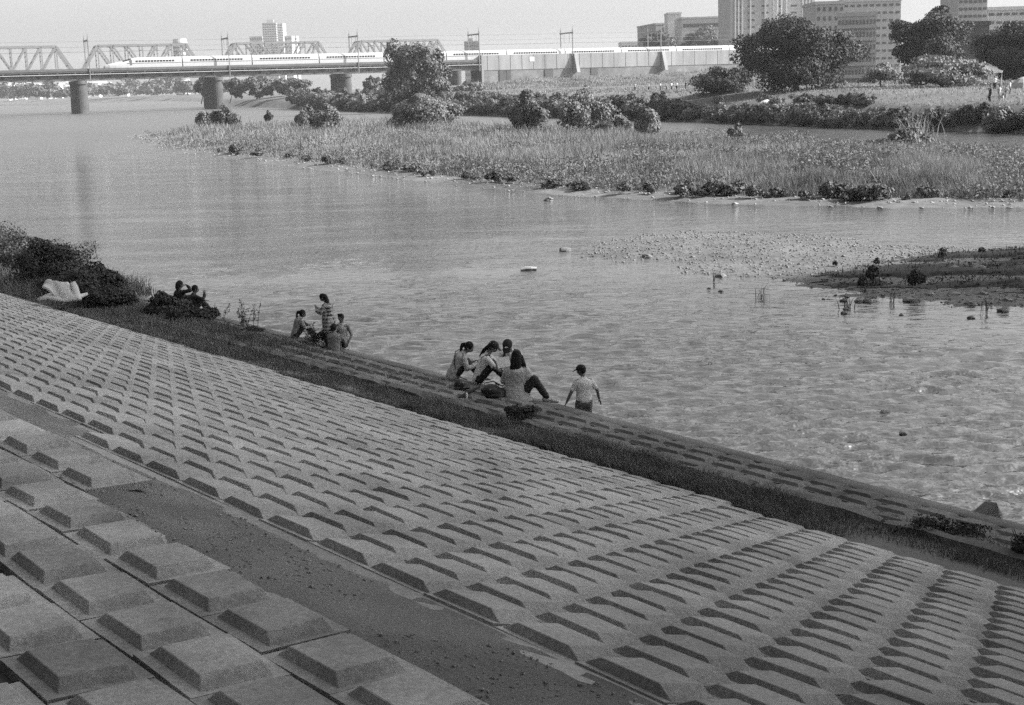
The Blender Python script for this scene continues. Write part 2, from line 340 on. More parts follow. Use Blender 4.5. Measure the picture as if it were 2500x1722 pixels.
# the river beyond the detailed sheet, and the ground that carries everything out to the horizon
mb = MB(); mb.add([(-7000, -600, -.35), (7000, -600, -.35), (7000, 8500, -.35), (-7000, 8500, -.35)], [(0, 1, 2, 3)]); M['bed'] = mat('river_bed', .06, .6, .3, .05)
o = mb.build('ground', M['bed']); o['kind'] = 'structure'
# ------------------------------------------------------------------ terrain: far bank, island, gravel bar
M['field'] = mat('far_field_grass', .125, .95, .3, 1.2, .3, 6, 6, .25, .05)
M['shore'] = mat('pale_shingle', .26, .95, .5, 3.0, .8, 9, 8, .2, .2)
M['island'] = mat('island_soil', .13, .95, .4, 1.5, .4, 8, 6, .3, .1)
M['bar'] = mat('wet_shingle', .13, .8, .55, 6, .9, 14, 8, .3, .35)
FBK = [(2900, 345), (2500, 326), (2200, 317), (1950, 308), (1700, 298), (1500, 292), (1300, 287), (1100, 280), (980, 277), (860, 272), (700, 266), (600, 262), (545, 258), (500, 250), (420, 247.5), (300, 247.5), (150, 250), (0, 252), (-300, 262)]
FP = [tuple(G(x, y)[:2]) for x, y in FBK] + [(-3500, 5200), (3500, 5200), (3500, 60), (150, 60)]
Yr2 = np.geomspace(95, 5000, 200); u2 = np.linspace(-.52, .52, 200)
X2 = Yr2[:, None] * u2[None]; Y2 = np.repeat(Yr2[:, None], 200, 1); D2 = sdist(X2, Y2, FP)
sl_ = np.maximum(1, Y2 / 400)
def zfar(X, Y, D):
    k = np.maximum(1, Y / 400)
    z = np.where(D < 0, -.5, 2.4 * sstep(0, 4.5 * k, D) + 1.4 * sstep(3 * k, 16 * k, D)) + .25 * (fbm(X * .15, Y * .15, 31) - .5) * (D > 3)
    return z
Z2 = zfar(X2, Y2, D2)
o = link('far_bank', npmesh('far_bank', np.stack([X2, Y2, Z2], -1).reshape(-1, 3), grid_faces(200, 200), True), M['field']); o['kind'] = 'structure'
def ground_far(x, y):
    D = sdist(np.array([x]), np.array([y]), FP); return float(zfar(np.array([x]), np.array([y]), D)[0])
gx = np.arange(-62, 62, 1.0); gy = np.arange(56, 320, 1.3); XI, YI = np.meshgrid(gx, gy); DI = sdist(XI, YI, ISL) + 1.6 * (fbm(XI * .35, YI * .35, 41) - .5)
ZI = np.where(DI < 0, np.maximum(-.3, DI * .12), .16 * sstep(0, 1.2, DI) + .5 * sstep(1.5, 9, DI)) + .10 * (fbm(XI * .9, YI * .9, 43) - .5)
keep = (DI > -4)
o = link('river_island', npmesh('river_island', np.stack([XI, YI, ZI], -1).reshape(-1, 3), grid_faces(len(gy), len(gx)), True), M['island']); o['kind'] = 'structure'
def zisl(x, y):
    d = sdist(x, y, ISL); return .16 * sstep(0, 1.2, d) + .5 * sstep(1.5, 9, d), d
gx = np.arange(1, 33, .16); gy = np.arange(33, 60, .16); XB, YB = np.meshgrid(gx, gy); DB = sdist(XB, YB, BAR)
def zbar(x, y):
    d = sdist(x, y, BAR)
    return -.13 + .155 * sstep(-.6, 3.0, d) + .08 * sstep(2.0, 6.0, d) + .17 * (fbm(x * .55, y * .8, 51, 5) - .5) + .05 * (fbm(x * 3, y * 3, 57, 3) - .5) + .10 * sstep(13, 19, x) * sstep(0, 4, d)
ZB = zbar(XB, YB)
o = link('gravel_bar', npmesh('gravel_bar', np.stack([XB, YB, ZB], -1).reshape(-1, 3), grid_faces(len(gy), len(gx)), True), M['bar']); o['kind'] = 'structure'
BAR_SHADE = np.array([G(x, y, .1)[:2] for x, y in [(1945, 682), (2040, 662), (2150, 641), (2250, 626), (2350, 613), (2440, 606), (2560, 604), (3000, 600), (3000, 770), (2500, 712), (2330, 706), (2200, 700), (2060, 697)]])
M['bar_shade'] = mat('bar_shade_paint', .032, .75, .5, 5, .8, 12, 8, .3, .6)  # near-black base paints the shadow lying on this end of the bar
DM = sdist(XB, YB, BAR_SHADE); ZM = ZB + .03 * sstep(-.3, .5, DM) + .05 * sstep(0, 2, DM) + .012 - .20 * sstep(.50, .60, fbm(XB * .33, YB * 1.5, 67, 3)) * sstep(4.6, 1.2, DM) * sstep(19, 15, XB); fcs = grid_faces(len(gy), len(gx)); fcs = fcs[(DM.ravel()[fcs] > -.2 + .5 * (fbm(XB, YB, 61).ravel()[fcs] - .5)).all(1)]
o = link('bar_shade_sheet', npmesh('bar_shade_sheet', np.stack([XB, YB, ZM], -1).reshape(-1, 3), fcs, True), M['bar_shade']); o['kind'] = 'structure'
# stones on the bar and along the island's shore
n = 26000; x = 1 + 31 * rng.random(n); y = 34 + 25 * rng.random(n); z = zbar(x, y); k = (z > -.045) & (sdist(x, y, BAR) > -1.2); x, y, z = x[k], y[k], z[k]
M['stone_wet'] = mat('wet_stone', .17, .6, .6, 5, 0); M['stone_dry'] = mat('dry_stone', .30, .9, .5, 2, 0)
inm = sdist(x, y, BAR_SHADE) > 0; o = link('bar_shade_stones', pebbles(np.stack([x, y, z + .07], 1)[inm], (.02, .07), 'bar_shade_stones', None, .6), M['bar_shade']); tag(o, 'stones painted dark as shade on the end of the gravel bar', 'shingle', kind='stuff'); x, y, z = x[~inm], y[~inm], z[~inm]  # stones inside the outline take the same painted shade colour
o = link('bar_shingle', pebbles(np.stack([x, y, z + .01], 1), (.02, .075), 'bar_shingle', None, .6), M['stone_wet']); tag(o, 'wet stones covering the low gravel bar in the river', 'shingle', kind='stuff')
n = 60000; x = -62 + 124 * rng.random(n); y = 58 + 160 * rng.random(n) ** 1.6; z, dd = zisl(x, y); k = (dd > -.3) & (dd < 3.0) & (np.abs(x / y) < .4); x, y, z = x[k], y[k], z[k]
o = link('shore_shingle', pebbles(np.stack([x, y, z + .02], 1), (.03, .14), 'shore_shingle', None, .6), M['stone_dry']); tag(o, 'pale shingle along the water line of the grassy island', 'shingle', kind='stuff')
big = [(2010, 660, .16), (2140, 690, .22), (2210, 640, .28), (2240, 636, .24), (2330, 668, .3), (2385, 668, .32), (2120, 738, .13), (2220, 735, .14), (2100, 737, .14), (2455, 738, .16), (2450, 760, .15), (2370, 745, .14), (2330, 722, .16), (2270, 722, .15), (2395, 722, .16), (2060, 735, .1), (1580, 628, .15), (1380, 612, .18), (1760, 675, .15), (1340, 490, .22), (1335, 490, .15), (2060, 765, .07), (2065, 755, .07), (1760, 712, .07), (1730, 706, .06), (2200, 770, .06), (2370, 777, .08), (2160, 1010, .10), (2205, 1060, .06)]
def rock_mesh(name, seed):
    bm = bmesh.new(); bmesh.ops.create_icosphere(bm, subdivisions=2, radius=1); r = random.Random(seed)
    ph = [r.random() * 6 for _ in range(6)]
    for v in bm.verts:
        c = v.co; k = 1 + .22 * math.sin(3 * c.x + ph[0]) * math.cos(2.4 * c.y + ph[1]) + .14 * math.sin(5 * c.z + ph[2] + 3 * c.x) + .06 * r.uniform(-1, 1); v.co = c * k
    me = bpy.data.meshes.new(name); bm.to_mesh(me); bm.free(); return me
RK = [rock_mesh('rock', s) for s in range(5)]
for r_ in RK: r_.materials.append(M['stone_wet'])
for i, (x, y, s) in enumerate(big):
    p = G(x, y, .0); o = link('river_stone', RK[i % 5], None, None, tuple(p + [0, 0, s * .12]), (0, 0, i * 1.3), (s * 1.25, s, s * .62))
    tag(o, 'dark wet stone standing out of the shallow water around the gravel bar', 'stone', 'stones in the shallows')
o = link('boulder', rock_mesh('boulder', 19), mat('pale_boulder', .24, .9, .4, 9, .5, 20), None, (5.0, 18.0, 0), (0, 0, .6), (.42, .34, .62)); o.scale = (.26, .22, .42)
tag(o, 'pale pointed boulder rising at the water edge beyond the concrete beam', 'boulder')
mb = MB(); p = G(1290, 658, .03); mb.tube([p + np.array([-.26, 0, .0]), p + np.array([-.1, .02, .03]), p + np.array([.1, 0, .03]), p + np.array([.27, .03, .02])], [.05, .065, .06, .05], 7)
tag(mb.build('drifting_log', mat('pale_log', .42, .8, .3, 4)), 'short pale log drifting in the open river', 'log')

# ------------------------------------------------------------------ railway bridge frame
B0 = np.array([-147.4, 503.4, 0.0]); ba = math.atan2(18.8, 45.8)
bex, bey = np.array([math.cos(ba), math.sin(ba), 0]), np.array([-math.sin(ba), math.cos(ba), 0])
def BL(x, y, z): return B0 + bex * x + bey * y + np.array([0, 0, z])
def bx(px, y=0.0, z=15.0):
    lo, hi = -120.0, 700.0
    for _ in range(50):
        mid = (lo + hi) / 2
        if proj(BL(mid, y, z))[0] < px: lo = mid
        else: hi = mid
    return lo
M['steel'] = mat('grey_bridge_steel', .11, .7, .2, .5, 0, var2=.2, scale2=.12); M['steel_d'] = mat('dark_bridge_steel', .07, .7, .2, .5)
M['pier'] = mat('pier_concrete', .065, .9, .25, .7, 0, var2=.2, scale2=.2); M['wallc'] = mat('viaduct_concrete', .25, .9, .2, .5, 0, 60, 6, .25, .08, stretch=(1, 1, .15))
M['mast'] = mat('mast_steel', .16, .7, .1, 2); M['white'] = mat('white_paint', .80, .4, .04, .6, spec=.5); M['glass_d'] = mat('dark_glass', .03, .2, .1, 3, spec=.6); M['pale'] = mat('pale_steel', .5, .7, .1, 1)
XA = bx(1172, 0, 14)
br = empty('railway_bridge', tuple(B0), ba); tag(br, 'long grey girder railway bridge crossing the river on oblong concrete piers', 'bridge')
mb = MB(); mb.box(-75, XA, .25, .75, 11.4, 13.9); mb.box(-75, XA, .0, 1.0, 11.3, 11.55); mb.box(-75, XA, .0, 1.0, 13.75, 13.95)
mb.build('girder', M['steel'], br); mb = MB(); mb.box(-75, XA, 8.8, 9.4, 11.4, 13.9); mb.build('girder', M['steel'], br)
mb = MB(); mb.box(-75, XA, -1.3, 11.2, 14.0, 14.5); mb.build('deck', M['steel_d'], br)
mb = MB(); mb.box(-75, XA, -1.45, -1.25, 14.55, 15.35); mb.build('parapet', M['steel'], br)
mb = MB(); mb.tube([(-75, -1.5, 13.35), (XA, -1.5, 13.35)], .12, 6); mb.build('pipe', M['pale'], br)
km = None; x = -72.0
while x < XA:
    if km is None:
        mb = MB(); mb.add([(-.3, .2, 12.2), (.3, .2, 12.2), (.3, .2, 14), (-.3, .2, 14), (-.3, -1.4, 13.7), (.3, -1.4, 13.7), (.3, -1.4, 14), (-.3, -1.4, 14)], [(0, 1, 2, 3), (4, 7, 6, 5), (0, 4, 5, 1), (3, 2, 6, 7), (0, 3, 7, 4), (1, 5, 6, 2)]); km = mb.mesh('bracket'); km.materials.append(M['steel_d'])
    link('bracket', km, None, br, (x, 0, 0)); x += 5.9
def stadium(mb, x0, wdt, y0, y1, z0, z1, k=1.0, n=10):
    pts = []
    for i in range(n + 1): a = math.pi + math.pi * i / n; pts.append((x0 + wdt * math.cos(a), y0 + wdt * math.sin(a)))
    for i in range(n + 1): a = math.pi * i / n; pts.append((x0 + wdt * math.cos(a), y1 + wdt * math.sin(a)))
    m_ = len(pts); V = [(x0 + (px - x0) * k, y0 + (py - y0) * 1.0, z0) for px, py in pts] + [(px, py, z1) for px, py in pts]
    mb.add(V, [(i, (i + 1) % m_, m_ + (i + 1) % m_, m_ + i) for i in range(m_)] + [tuple(range(m_, 2 * m_)), tuple(range(m_))[::-1]])
for k, px in enumerate((200, 533, 848)):
    x0 = bx(px + 2, 0, 6); mb = MB(); stadium(mb, x0 - .6, 2.05, .6, 14.0, -.6, 10.1, 1.12); p_ = mb.build('pier', M['pier'], br)
    mb = MB(); stadium(mb, x0 - .6, 2.3, .2, 14.4, 10.12, 11.25); mb.build('pier_cap', M['steel_d'], p_)
for px in (-135, 206, 547, 862, 1157, 1385, 1600):
    x0 = bx(px + 9, 0, 20); e = empty('catenary_portal', tuple(BL(x0, 0, 11)), ba)
    lb = {206: 'tall catenary portal beside the nose of the train', 547: 'tall catenary portal over the second pier from the left', 862: 'catenary portal over the third pier just left of the round tree', 1157: 'catenary portal where the steel bridge meets the concrete viaduct', 1385: 'catenary portal above the middle of the concrete viaduct', 1600: 'catenary portal above the right part of the viaduct', -135: 'catenary portal past the edge of the view'}[px]
    tag(e, lb, 'mast', 'catenary portals along the railway')
    mb = MB(); mb.bar((0, -1.6, 0), (0, -1.6, 15.2), .34); mb.build('post', M['mast'], e)
    mb = MB(); mb.bar((0, 9.6, 2.5), (0, 9.6, 15.2), .34); mb.build('post', M['mast'], e)
    mb = MB(); mb.bar((0, -2.2, 13.9), (0, 10.2, 13.9), .3, .55); mb.bar((0, -1.6, 15.2), (0, -1.6, 16.4), .1); mb.bar((0, 9.6, 15.2), (0, 9.6, 16.4), .1); mb.build('crossbeam', M['mast'], e)
    for hy in (1.8, 6.8): mb = MB(); mb.bar((.2, hy, 10.5), (.2, hy, 13.7), .14); mb.build('hanger', M['mast'], e)
for k, (yy, zz) in enumerate(((1.8, 21.2), (1.8, 22.8), (6.8, 21.2), (-1.6, 24.6))):
    mb = MB(); mb.tube([BL(-75 + 30 * i, yy, zz + (.0 if i % 2 else -.15)) for i in range(14)], .035, 4); tag(mb.build('overhead_wire', M['mast']), 'thin overhead wire strung between the catenary portals', 'wire', 'overhead wires of the railway')
# concrete viaduct and embankment
vi = empty('concrete_viaduct', tuple(B0), ba); tag(vi, 'long stained concrete viaduct wall carrying the train right of the round tree', 'viaduct')
XE = XA + 330
mb = MB(); mb.box(XA + .3, XE, -1.2, 10.5, 11.2, 16.9); mb.build('side_wall', M['wallc'], vi)
mb = MB(); mb.box(XA, XA + .9, -1.6, 10.5, 4, 17.0); mb.build('end_pilaster', M['wallc'], vi)
for px in (1404, 1618):
    x0 = bx(px, -1.2, 14); mb = MB(); mb.add([(x0 - .7, -1.15, 9.5), (x0 + .7, -1.15, 9.5), (x0 + .7, -4.6, 9.5), (x0 - .7, -4.6, 9.5), (x0 - .7, -1.15, 16.8), (x0 + .7, -1.15, 16.8), (x0 + .7, -1.9, 16.8), (x0 - .7, -1.9, 16.8)], [(0, 1, 2, 3), (4, 7, 6, 5), (0, 4, 5, 1), (1, 5, 6, 2), (2, 6, 7, 3), (3, 7, 4, 0)]); mb.build('buttress', M['wallc'], vi)
p0, p1 = bx(1293, -1.2, 15), bx(1304, -1.2, 15); mb = MB(); mb.box(p0, p1, -1.32, -1.22, 14.2, 15.9); mb.build('sign_panel', M['white'], vi)
for px in np.linspace(1190, 1780, 22): x0 = bx(px, -1.2, 14); mb = MB(); mb.box(x0, x0 + .12, -1.26, -1.19, 11.3, 16.8); mb.build('panel_joint', M['steel'], vi)
mb = MB(); mb.box(XA, XE, -1.0, 10, 3.0, 11.2); mb.build('lower_wall', mat('mossy_wall', .16, .95, .35, .5, 0, 60, 5, .3, .12), vi)
for a, b_, z0, z1 in ((1219, 1236, 6.2, 11.0), (1237, 1247, 6.2, 11.0), (1330, 1350, 6.5, 10.9), (1443, 1460, 6.5, 11.0)):
    mb = MB(); mb.box(bx(a, -1, 9), bx(b_, -1, 9), -1.25, -1.02, z0, z1); mb.build('opening', M['steel_d'], vi)
# the railway's grass bank in front of the wall
V = []; xs = np.arange(XA - 14, XE + 60, 6.0)
for x in xs:
    k = sstep(XA - 10, XA + 25, x); k2 = sstep(XA + 70, XA + 130, x)
    for y, z in ((-46, 2.2), (-30, 4.0), (-16, 4.6 + .8 * k + 1.6 * k2), (-6, 5.2 + 1.6 * k + 2.6 * k2), (-1.05, 5.8 + 2.2 * k + 3 * k2)): V.append(BL(x, y, z + random.gauss(0, .15)))
o = link('railway_embankment', npmesh('railway_embankment', V, grid_faces(len(xs), 5)[:, ::-1], True), M['field']); o['kind'] = 'structure'

# ------------------------------------------------------------------ train
def car_section(zt, wd, z0=15.35):
    h = zt - z0; return [(-wd, z0), (-wd * 1.02, z0 + .35 * h), (-wd * .97, z0 + .72 * h), (-wd * .72, z0 + .93 * h), (-wd * .35, z0 + h), (wd * .35, z0 + h), (wd * .72, z0 + .93 * h), (wd * .97, z0 + .72 * h), (wd * 1.02, z0 + .35 * h), (wd, z0)]
def loft(mb, xs, secs, yc):
    n = len(secs[0]); V = [(x, yc + p[0], p[1]) for x, s in zip(xs, secs) for p in s]
    Fc = [(i * n + k, i * n + (k + 1) % n, (i + 1) * n + (k + 1) % n, (i + 1) * n + k) for i in range(len(xs) - 1) for k in range(n)] + [tuple(range(n)), tuple(range((len(xs) - 1) * n, len(xs) * n))[::-1]]
    mb.add(V, Fc)
tr = empty('bullet_train', tuple(B0), ba); tag(tr, 'long white bullet train crossing the railway bridge with its nose to the left', 'train')
xn = bx(253, 2, 16); yc = 2.2; x0 = xn; M['stripe'] = mat('dark_stripe', .12, .5, .05, 1); M['train'] = mat('train_white', .50, .35, .05, .3, spec=.5)
for c in range(12):
    mb = MB(); Lc = 27.0 if c == 0 else 24.6
    if c == 0:
        xs = [0, .5, 2, 4, 6, 8.5, 11, Lc]; hs = [.55, 1.0, 1.5, 1.9, 2.3, 2.95, 3.45, 3.5]; ws = [.35, .8, 1.2, 1.45, 1.6, 1.68, 1.7, 1.7]
        loft(mb, [x0 + x for x in xs], [car_section(15.35 + h, w_) for h, w_ in zip(hs, ws)], yc)
    else: loft(mb, [x0, x0 + Lc], [car_section(18.85, 1.7)] * 2, yc)
    car = mb.build('car', M['train'], tr, smooth=False)
    mb = MB(); a = x0 + (11 if c == 0 else 2.8); k = 0
    while a < x0 + Lc - 3.2: mb.box(a, a + .68, yc - 1.775, yc - 1.70, 17.25, 17.82); a += 1.05
    o = mb.build('window_row', M['glass_d'], car); o['kind'] = 'stuff'
    mb = MB(); mb.box(x0 + (8 if c == 0 else .2), x0 + Lc - .2, yc - 1.785, yc - 1.72, 16.75, 16.92); mb.build('stripe', M['stripe'], car)
    mb = MB(); mb.box(x0 + (1.5 if c == 0 else 0), x0 + Lc, yc - 1.5, yc + 1.5, 14.7, 15.34); mb.build('skirt', M['steel_d'], car)
    if c == 0:
        mb = MB(); mb.add([(x0 + 6.3, yc - 1.0, 17.75), (x0 + 9.3, yc - 1.2, 18.55), (x0 + 9.3, yc - 1.5, 18.1), (x0 + 6.6, yc - 1.45, 17.4)], [(0, 1, 2, 3)]); mb.build('windscreen', M['glass_d'], car)
        mb = MB(); mb.box(x0 + 8.9, x0 + 9.6, yc - 1.76, yc - 1.70, 16.2, 18.1); mb.build('door', M['stripe'], car)
    x0 += Lc + .4

# ------------------------------------------------------------------ truss bridge behind
M['truss'] = mat('pale_truss_steel', .19, .7, .1, 1)
tb = empty('truss_bridge', tuple(B0), ba); tag(tb, 'pale steel truss bridge standing behind the train', 'bridge'); YT = 42.0
for a, b_ in ((-120, 178), (206, 492), (546, 812), (852, 1100)):
    xa, xb = bx(a, YT, 16), bx(b_, YT, 16); mb = MB(); n = 8; pw = (xb - xa) / n
    for yy in (YT, YT + 8):
        mb.bar((xa, yy, 15.6), (xb, yy, 15.6), .6, .9); mb.bar((xa + pw, yy, 24.4), (xb - pw, yy, 24.4), .6, .85)
        mb.bar((xa, yy, 15.6), (xa + pw, yy, 24.4), .6, 1.0); mb.bar((xb, yy, 15.6), (xb - pw, yy, 24.4), .6, 1.0)
        for k in range(1, n): mb.bar((xa + k * pw, yy, 15.6), (xa + k * pw, yy, 24.4), .42)
        for k in range(1, n - 1):
            z0, z1 = (24.4, 15.6) if k < n / 2 else (15.6, 24.4); mb.bar((xa + k * pw, yy, z0), (xa + (k + 1) * pw, yy, z1), .6)
    for k in range(1, n): mb.bar((xa + k * pw, YT, 24.4), (xa + k * pw, YT + 8, 24.4), .3); mb.bar((xa + k * pw, YT, 22.6), (xa + k * pw, YT + 8, 22.6), .2)
    mb.build('span', M['truss'], tb)
    mb = MB(); stadium(mb, xb + 3, 1.8, YT + 1, YT + 7, -.6, 14.6); mb.build('pier', M['pier'], tb)
mb = MB(); mb.box(bx(-130, YT), bx(1180, YT), YT - .6, YT + 8.6, 14.6, 15.3); mb.build('deck', M['steel_d'], tb)

# ------------------------------------------------------------------ buildings
def building(name, label, x0, x1, ytop, Y, depth, rz, g, floors, cols, wind=True, each=False, group=None, roofbox=None, wh=.5, ww=.6, side=True, wg=.06, y0=2.0):
    """front face spans pixels x0..x1 at depth Y; windows run in rows; rz turns the block about its left front corner"""
    pl, pr = AY(x0, ytop, Y), AY(x1, ytop, Y); Wd = (pr[0] - pl[0]) / max(.3, math.cos(rz)); Ht = pl[2] - y0
    e = empty(name, (pl[0], Y, y0), rz); tag(e, label, 'building', group)
    mw = mat(name + '_wall', g, .9, .1, .3, 0); mg = mat(name + '_glass', wg, .4, .2, .3, spec=.5)
    mb = MB(); mb.box(0, Wd, 0, depth, 0, Ht); wl = mb.build('wall', mw, e)
    mb = MB(); mb.box(-.25, Wd + .25, -.25, depth + .25, Ht, Ht + .9); mb.build('roof', mw, e)
    if roofbox:
        a, b_, h = roofbox; mb = MB(); mb.box(Wd * a, Wd * b_, depth * .3, depth * .7, Ht + .9, Ht + .9 + h); mb.build('penthouse', mw, e)
    if wind:
        fh, cw = Ht / floors, Wd / cols; wm = None; mball = MB()
        for f in range(floors):
            for c in range(cols):
                xx, zz = (c + .5) * cw, (f + .5) * fh; hx, hz = cw * ww / 2, fh * wh / 2
                if each:
                    if wm is None: m_ = MB(); m_.box(-hx, hx, -.12, -.03, -hz, hz); wm = m_.mesh('window'); wm.materials.append(mg)
                    link('window', wm, None, wl, (xx, 0, zz))
                else: mball.box(xx - hx, xx + hx, -.12, -.03, zz - hz, zz + hz)
            if each: mball_ = MB(); mball_.box(0, Wd, -1.1, -.02, f * fh + .1, f * fh + fh * .32); mball_.build('balcony', mw, e)
            if side:
                nd = max(2, int(depth / 5))
                for c in range(nd):
                    yy = (c + .5) * depth / nd; (mball).box(Wd + .03, Wd + .12, yy - .7, yy + .7, (f + .5) * fh - fh * wh / 2, (f + .5) * fh + fh * wh / 2)
        if mball.v: o = mball.build('window_grid', mg, wl); o['kind'] = 'stuff'
    return e
def round_tower(label, x0, x1, ytop, Y, g):
    pl, pr = AY(x0, ytop, Y), AY(x1, ytop, Y); r = (pr[0] - pl[0]) / 2; e = empty('round_tower', ((pl[0] + pr[0]) / 2, Y, 2)); tag(e, label, 'building'); Ht = pl[2] - 2
    mb = MB(); mb.tube([(0, 0, 0), (0, 0, Ht - 3)], r, 20); mb.build('wall', mat('round_tower_wall', g, .9, .1, .2), e); mb = MB(); mb.tube([(0, 0, Ht - 2.9), (0, 0, Ht)], r * .93, 20); mb.build('roof', mat('round_tower_roof', g * 1.2, .9, .1, .2), e)
    mb = MB()
    for f in range(14): mb.tube([(0, 0, (f + .4) * (Ht - 3) / 14), (0, 0, (f + .7) * (Ht - 3) / 14)], r + .15, 20)
    o = mb.build('window_band', mat('round_tower_glass', .1, .5, .1, .3), e); o['kind'] = 'stuff'
round_tower('dim round tower far behind the truss bridge', 421, 456, 96, 1500, .45)
FT = 'distant towers above the truss bridge'
building('distant_tower', 'dim squat block left of the tallest distant tower', 609, 641, 91, 1850, 30, .0, .45, 14, 6, group=FT)
building('distant_tower', 'tallest grey tower in the distance above the train', 640, 673, 58, 1800, 26, .1, .30, 30, 6, group=FT, roofbox=(.3, .8, 4))
building('distant_tower', 'pale slender tower right beside the tallest distant tower', 674, 690, 59, 1900, 26, .0, .6, 28, 4, group=FT)
building('distant_tower', 'small grey block right of the pale distant tower', 694, 712, 90, 1850, 26, .0, .45, 14, 4, group=FT)
building('distant_tower', 'low white block last in the row of distant towers', 713, 724, 90, 1950, 20, .0, .7, 12, 3, group=FT)
building('grey_block', 'small grey block behind the portal at the end of the steel bridge', 1133, 1168, 104, 1200, 25, .0, .22, 8, 6, roofbox=(.3, .6, 2.5))
building('low_block', 'low pale block peeping above the viaduct left of the tree clump', 1517, 1572, 106, 1000, 25, .0, .45, 4, 7)
building('office_wing', 'dark flat office wing left of the slim lift tower', 1601, 1622, 61, 760, 40, .15, .24, 6, 3, False)
building('lift_tower', 'slim pale tower standing alone between two office wings', 1631, 1663, 35, 780, 18, .0, .42, 12, 5, False)
building('office_slab', 'long low office slab with dark window bands', 1664, 1786, 47, 740, 30, .0, .36, 5, 1, ww=.94, wh=.26, side=False)
hb1 = building('hotel_block', 'tall ribbed tower block cut by the top of the picture', 1783, 1885, -60, 620, 35, .0, .34, 16, 3, ww=.5, wh=.25, side=False)
hb2 = building('hotel_wing', 'tall pale wing with vertical ribs right of the tall ribbed block', 1887, 1990, -60, 640, 35, .0, .38, 16, 3, ww=.4, wh=.25, side=False)
for hb, pxs in ((hb1, (1795, 1803, 1812, 1832, 1868)), (hb2, (1898, 1908, 1920, 1960, 1968, 1976, 1984))):
    for px in pxs: p = AY(px, 30, hb.location.y); mb = MB(); mb.box(-.35, .35, -.6, -.13, 0, 54); mb.build('rib', M['pale'], hb, loc=(p[0] - hb.location.x, 0, .5))
building('flat_block', 'grey flats with dark square windows behind the big spreading tree', 1992, 2062, 12, 420, 18, .0, .30, 9, 5, wh=.42, ww=.42)
building('terrace_block', 'pale stepped block rising behind the apartment house', 2058, 2200, 6, 480, 20, .0, .34, 11, 9, wh=.3)
building('apartment_house', 'long apartment house with balcony rows and a bright windowless end wall', 2046, 2135, 42, 330, 12, R(-12), .33, 6, 11, each=True, wh=.42, ww=.5, side=False, wg=.10)
building('balcony_tower', 'pale tower of many balconies between the two right-hand trees', 2342, 2412, -40, 380, 16, .0, .32, 14, 6, wh=.35, ww=.7)
building('brown_block', 'dark plain block between the two right-hand trees', 2352, 2412, 64, 300, 12, R(-10), .07, 6, 6, False)
building('long_block', 'grey block with window bands at the top right corner', 2412, 2580, 26, 400, 18, .0, .36, 9, 9, wh=.3, ww=.7)
# ------------------------------------------------------------------ vegetation
M['leaf_d'] = mat('dark_leaf', .055, .7, .35, 1.1, transl=.12); M['leaf_m'] = mat('mid_leaf', .12, .7, .4, .8, transl=.15); M['leaf_l'] = mat('pale_leaf', .17, .7, .35, .6, transl=.18)
M['leaf_near'] = mat('bank_leaf', .058, .7, .4, 6, transl=.2); M['blade_near'] = mat('bank_grass', .14, .8, .6, 1.4, transl=.2)
M['reed'] = mat('island_reed', .20, .8, .4, .35, transl=.22, var2=.4, scale2=.09); M['reed_pale'] = mat('pale_reed', .34, .8, .3, .5, transl=.3)
M['bark'] = mat('tree_bark', .06, .9, .3, 3, .5, 12)
def unit(v): return v / np.maximum(1e-9, np.linalg.norm(v, axis=-1, keepdims=True))
def leaves(P, nrm, size, r, asp=1.5):
    n = len(P); a = unit(np.cross(nrm, r.standard_normal((n, 3)))); b = np.cross(nrm, a); s = size * (.55 + .9 * r.random(n))[:, None]
    a = a * s * asp / 2; b = b * s / 2
    V = np.stack([P - a, P - b * .9, P + a, P + b * .9], 1).reshape(-1, 3); return V, np.arange(4 * n).reshape(-1, 4)
def crown(r, c, rad, nl, n, ls, flat=.25, lobe=(.30, .52), asp=1.5):
    c, rad = np.asarray(c, float), np.asarray(rad, float); d = unit(r.standard_normal((nl, 3))); d[:, 2] = np.where(d[:, 2] < -flat, -d[:, 2] * .5, d[:, 2]); d *= (.75 + .5 * r.random((nl, 1)))
    lc = d * rad * (.35 + .38 * r.random((nl, 1))); lr = (lobe[0] + (lobe[1] - lobe[0]) * r.random(nl))
    k = r.integers(0, nl, n); dd = unit(r.standard_normal((n, 3)) + .75 * d[k] + np.array([0, 0, .25])); rr = (.45 + .68 * r.random((n, 1)) ** .7)
    P = c + lc[k] + dd * rad * lr[k][:, None] * rr; vv = (P - c) / rad; ph = r.random(6) * 6.28; mo = 1 + .17 * np.sin(4.1 * vv[:, 0] + ph[0] + 2 * vv[:, 2]) * np.sin(3.7 * vv[:, 2] + ph[1]) + .12 * np.sin(7.3 * vv[:, 0] + 5 * vv[:, 1] + ph[2]) * np.sin(6.1 * vv[:, 2] + ph[3]); P = c + vv * rad * mo[:, None]; nr = unit(dd + .5 * r.standard_normal((n, 3)))
    return leaves(P, nr, ls, r, asp)
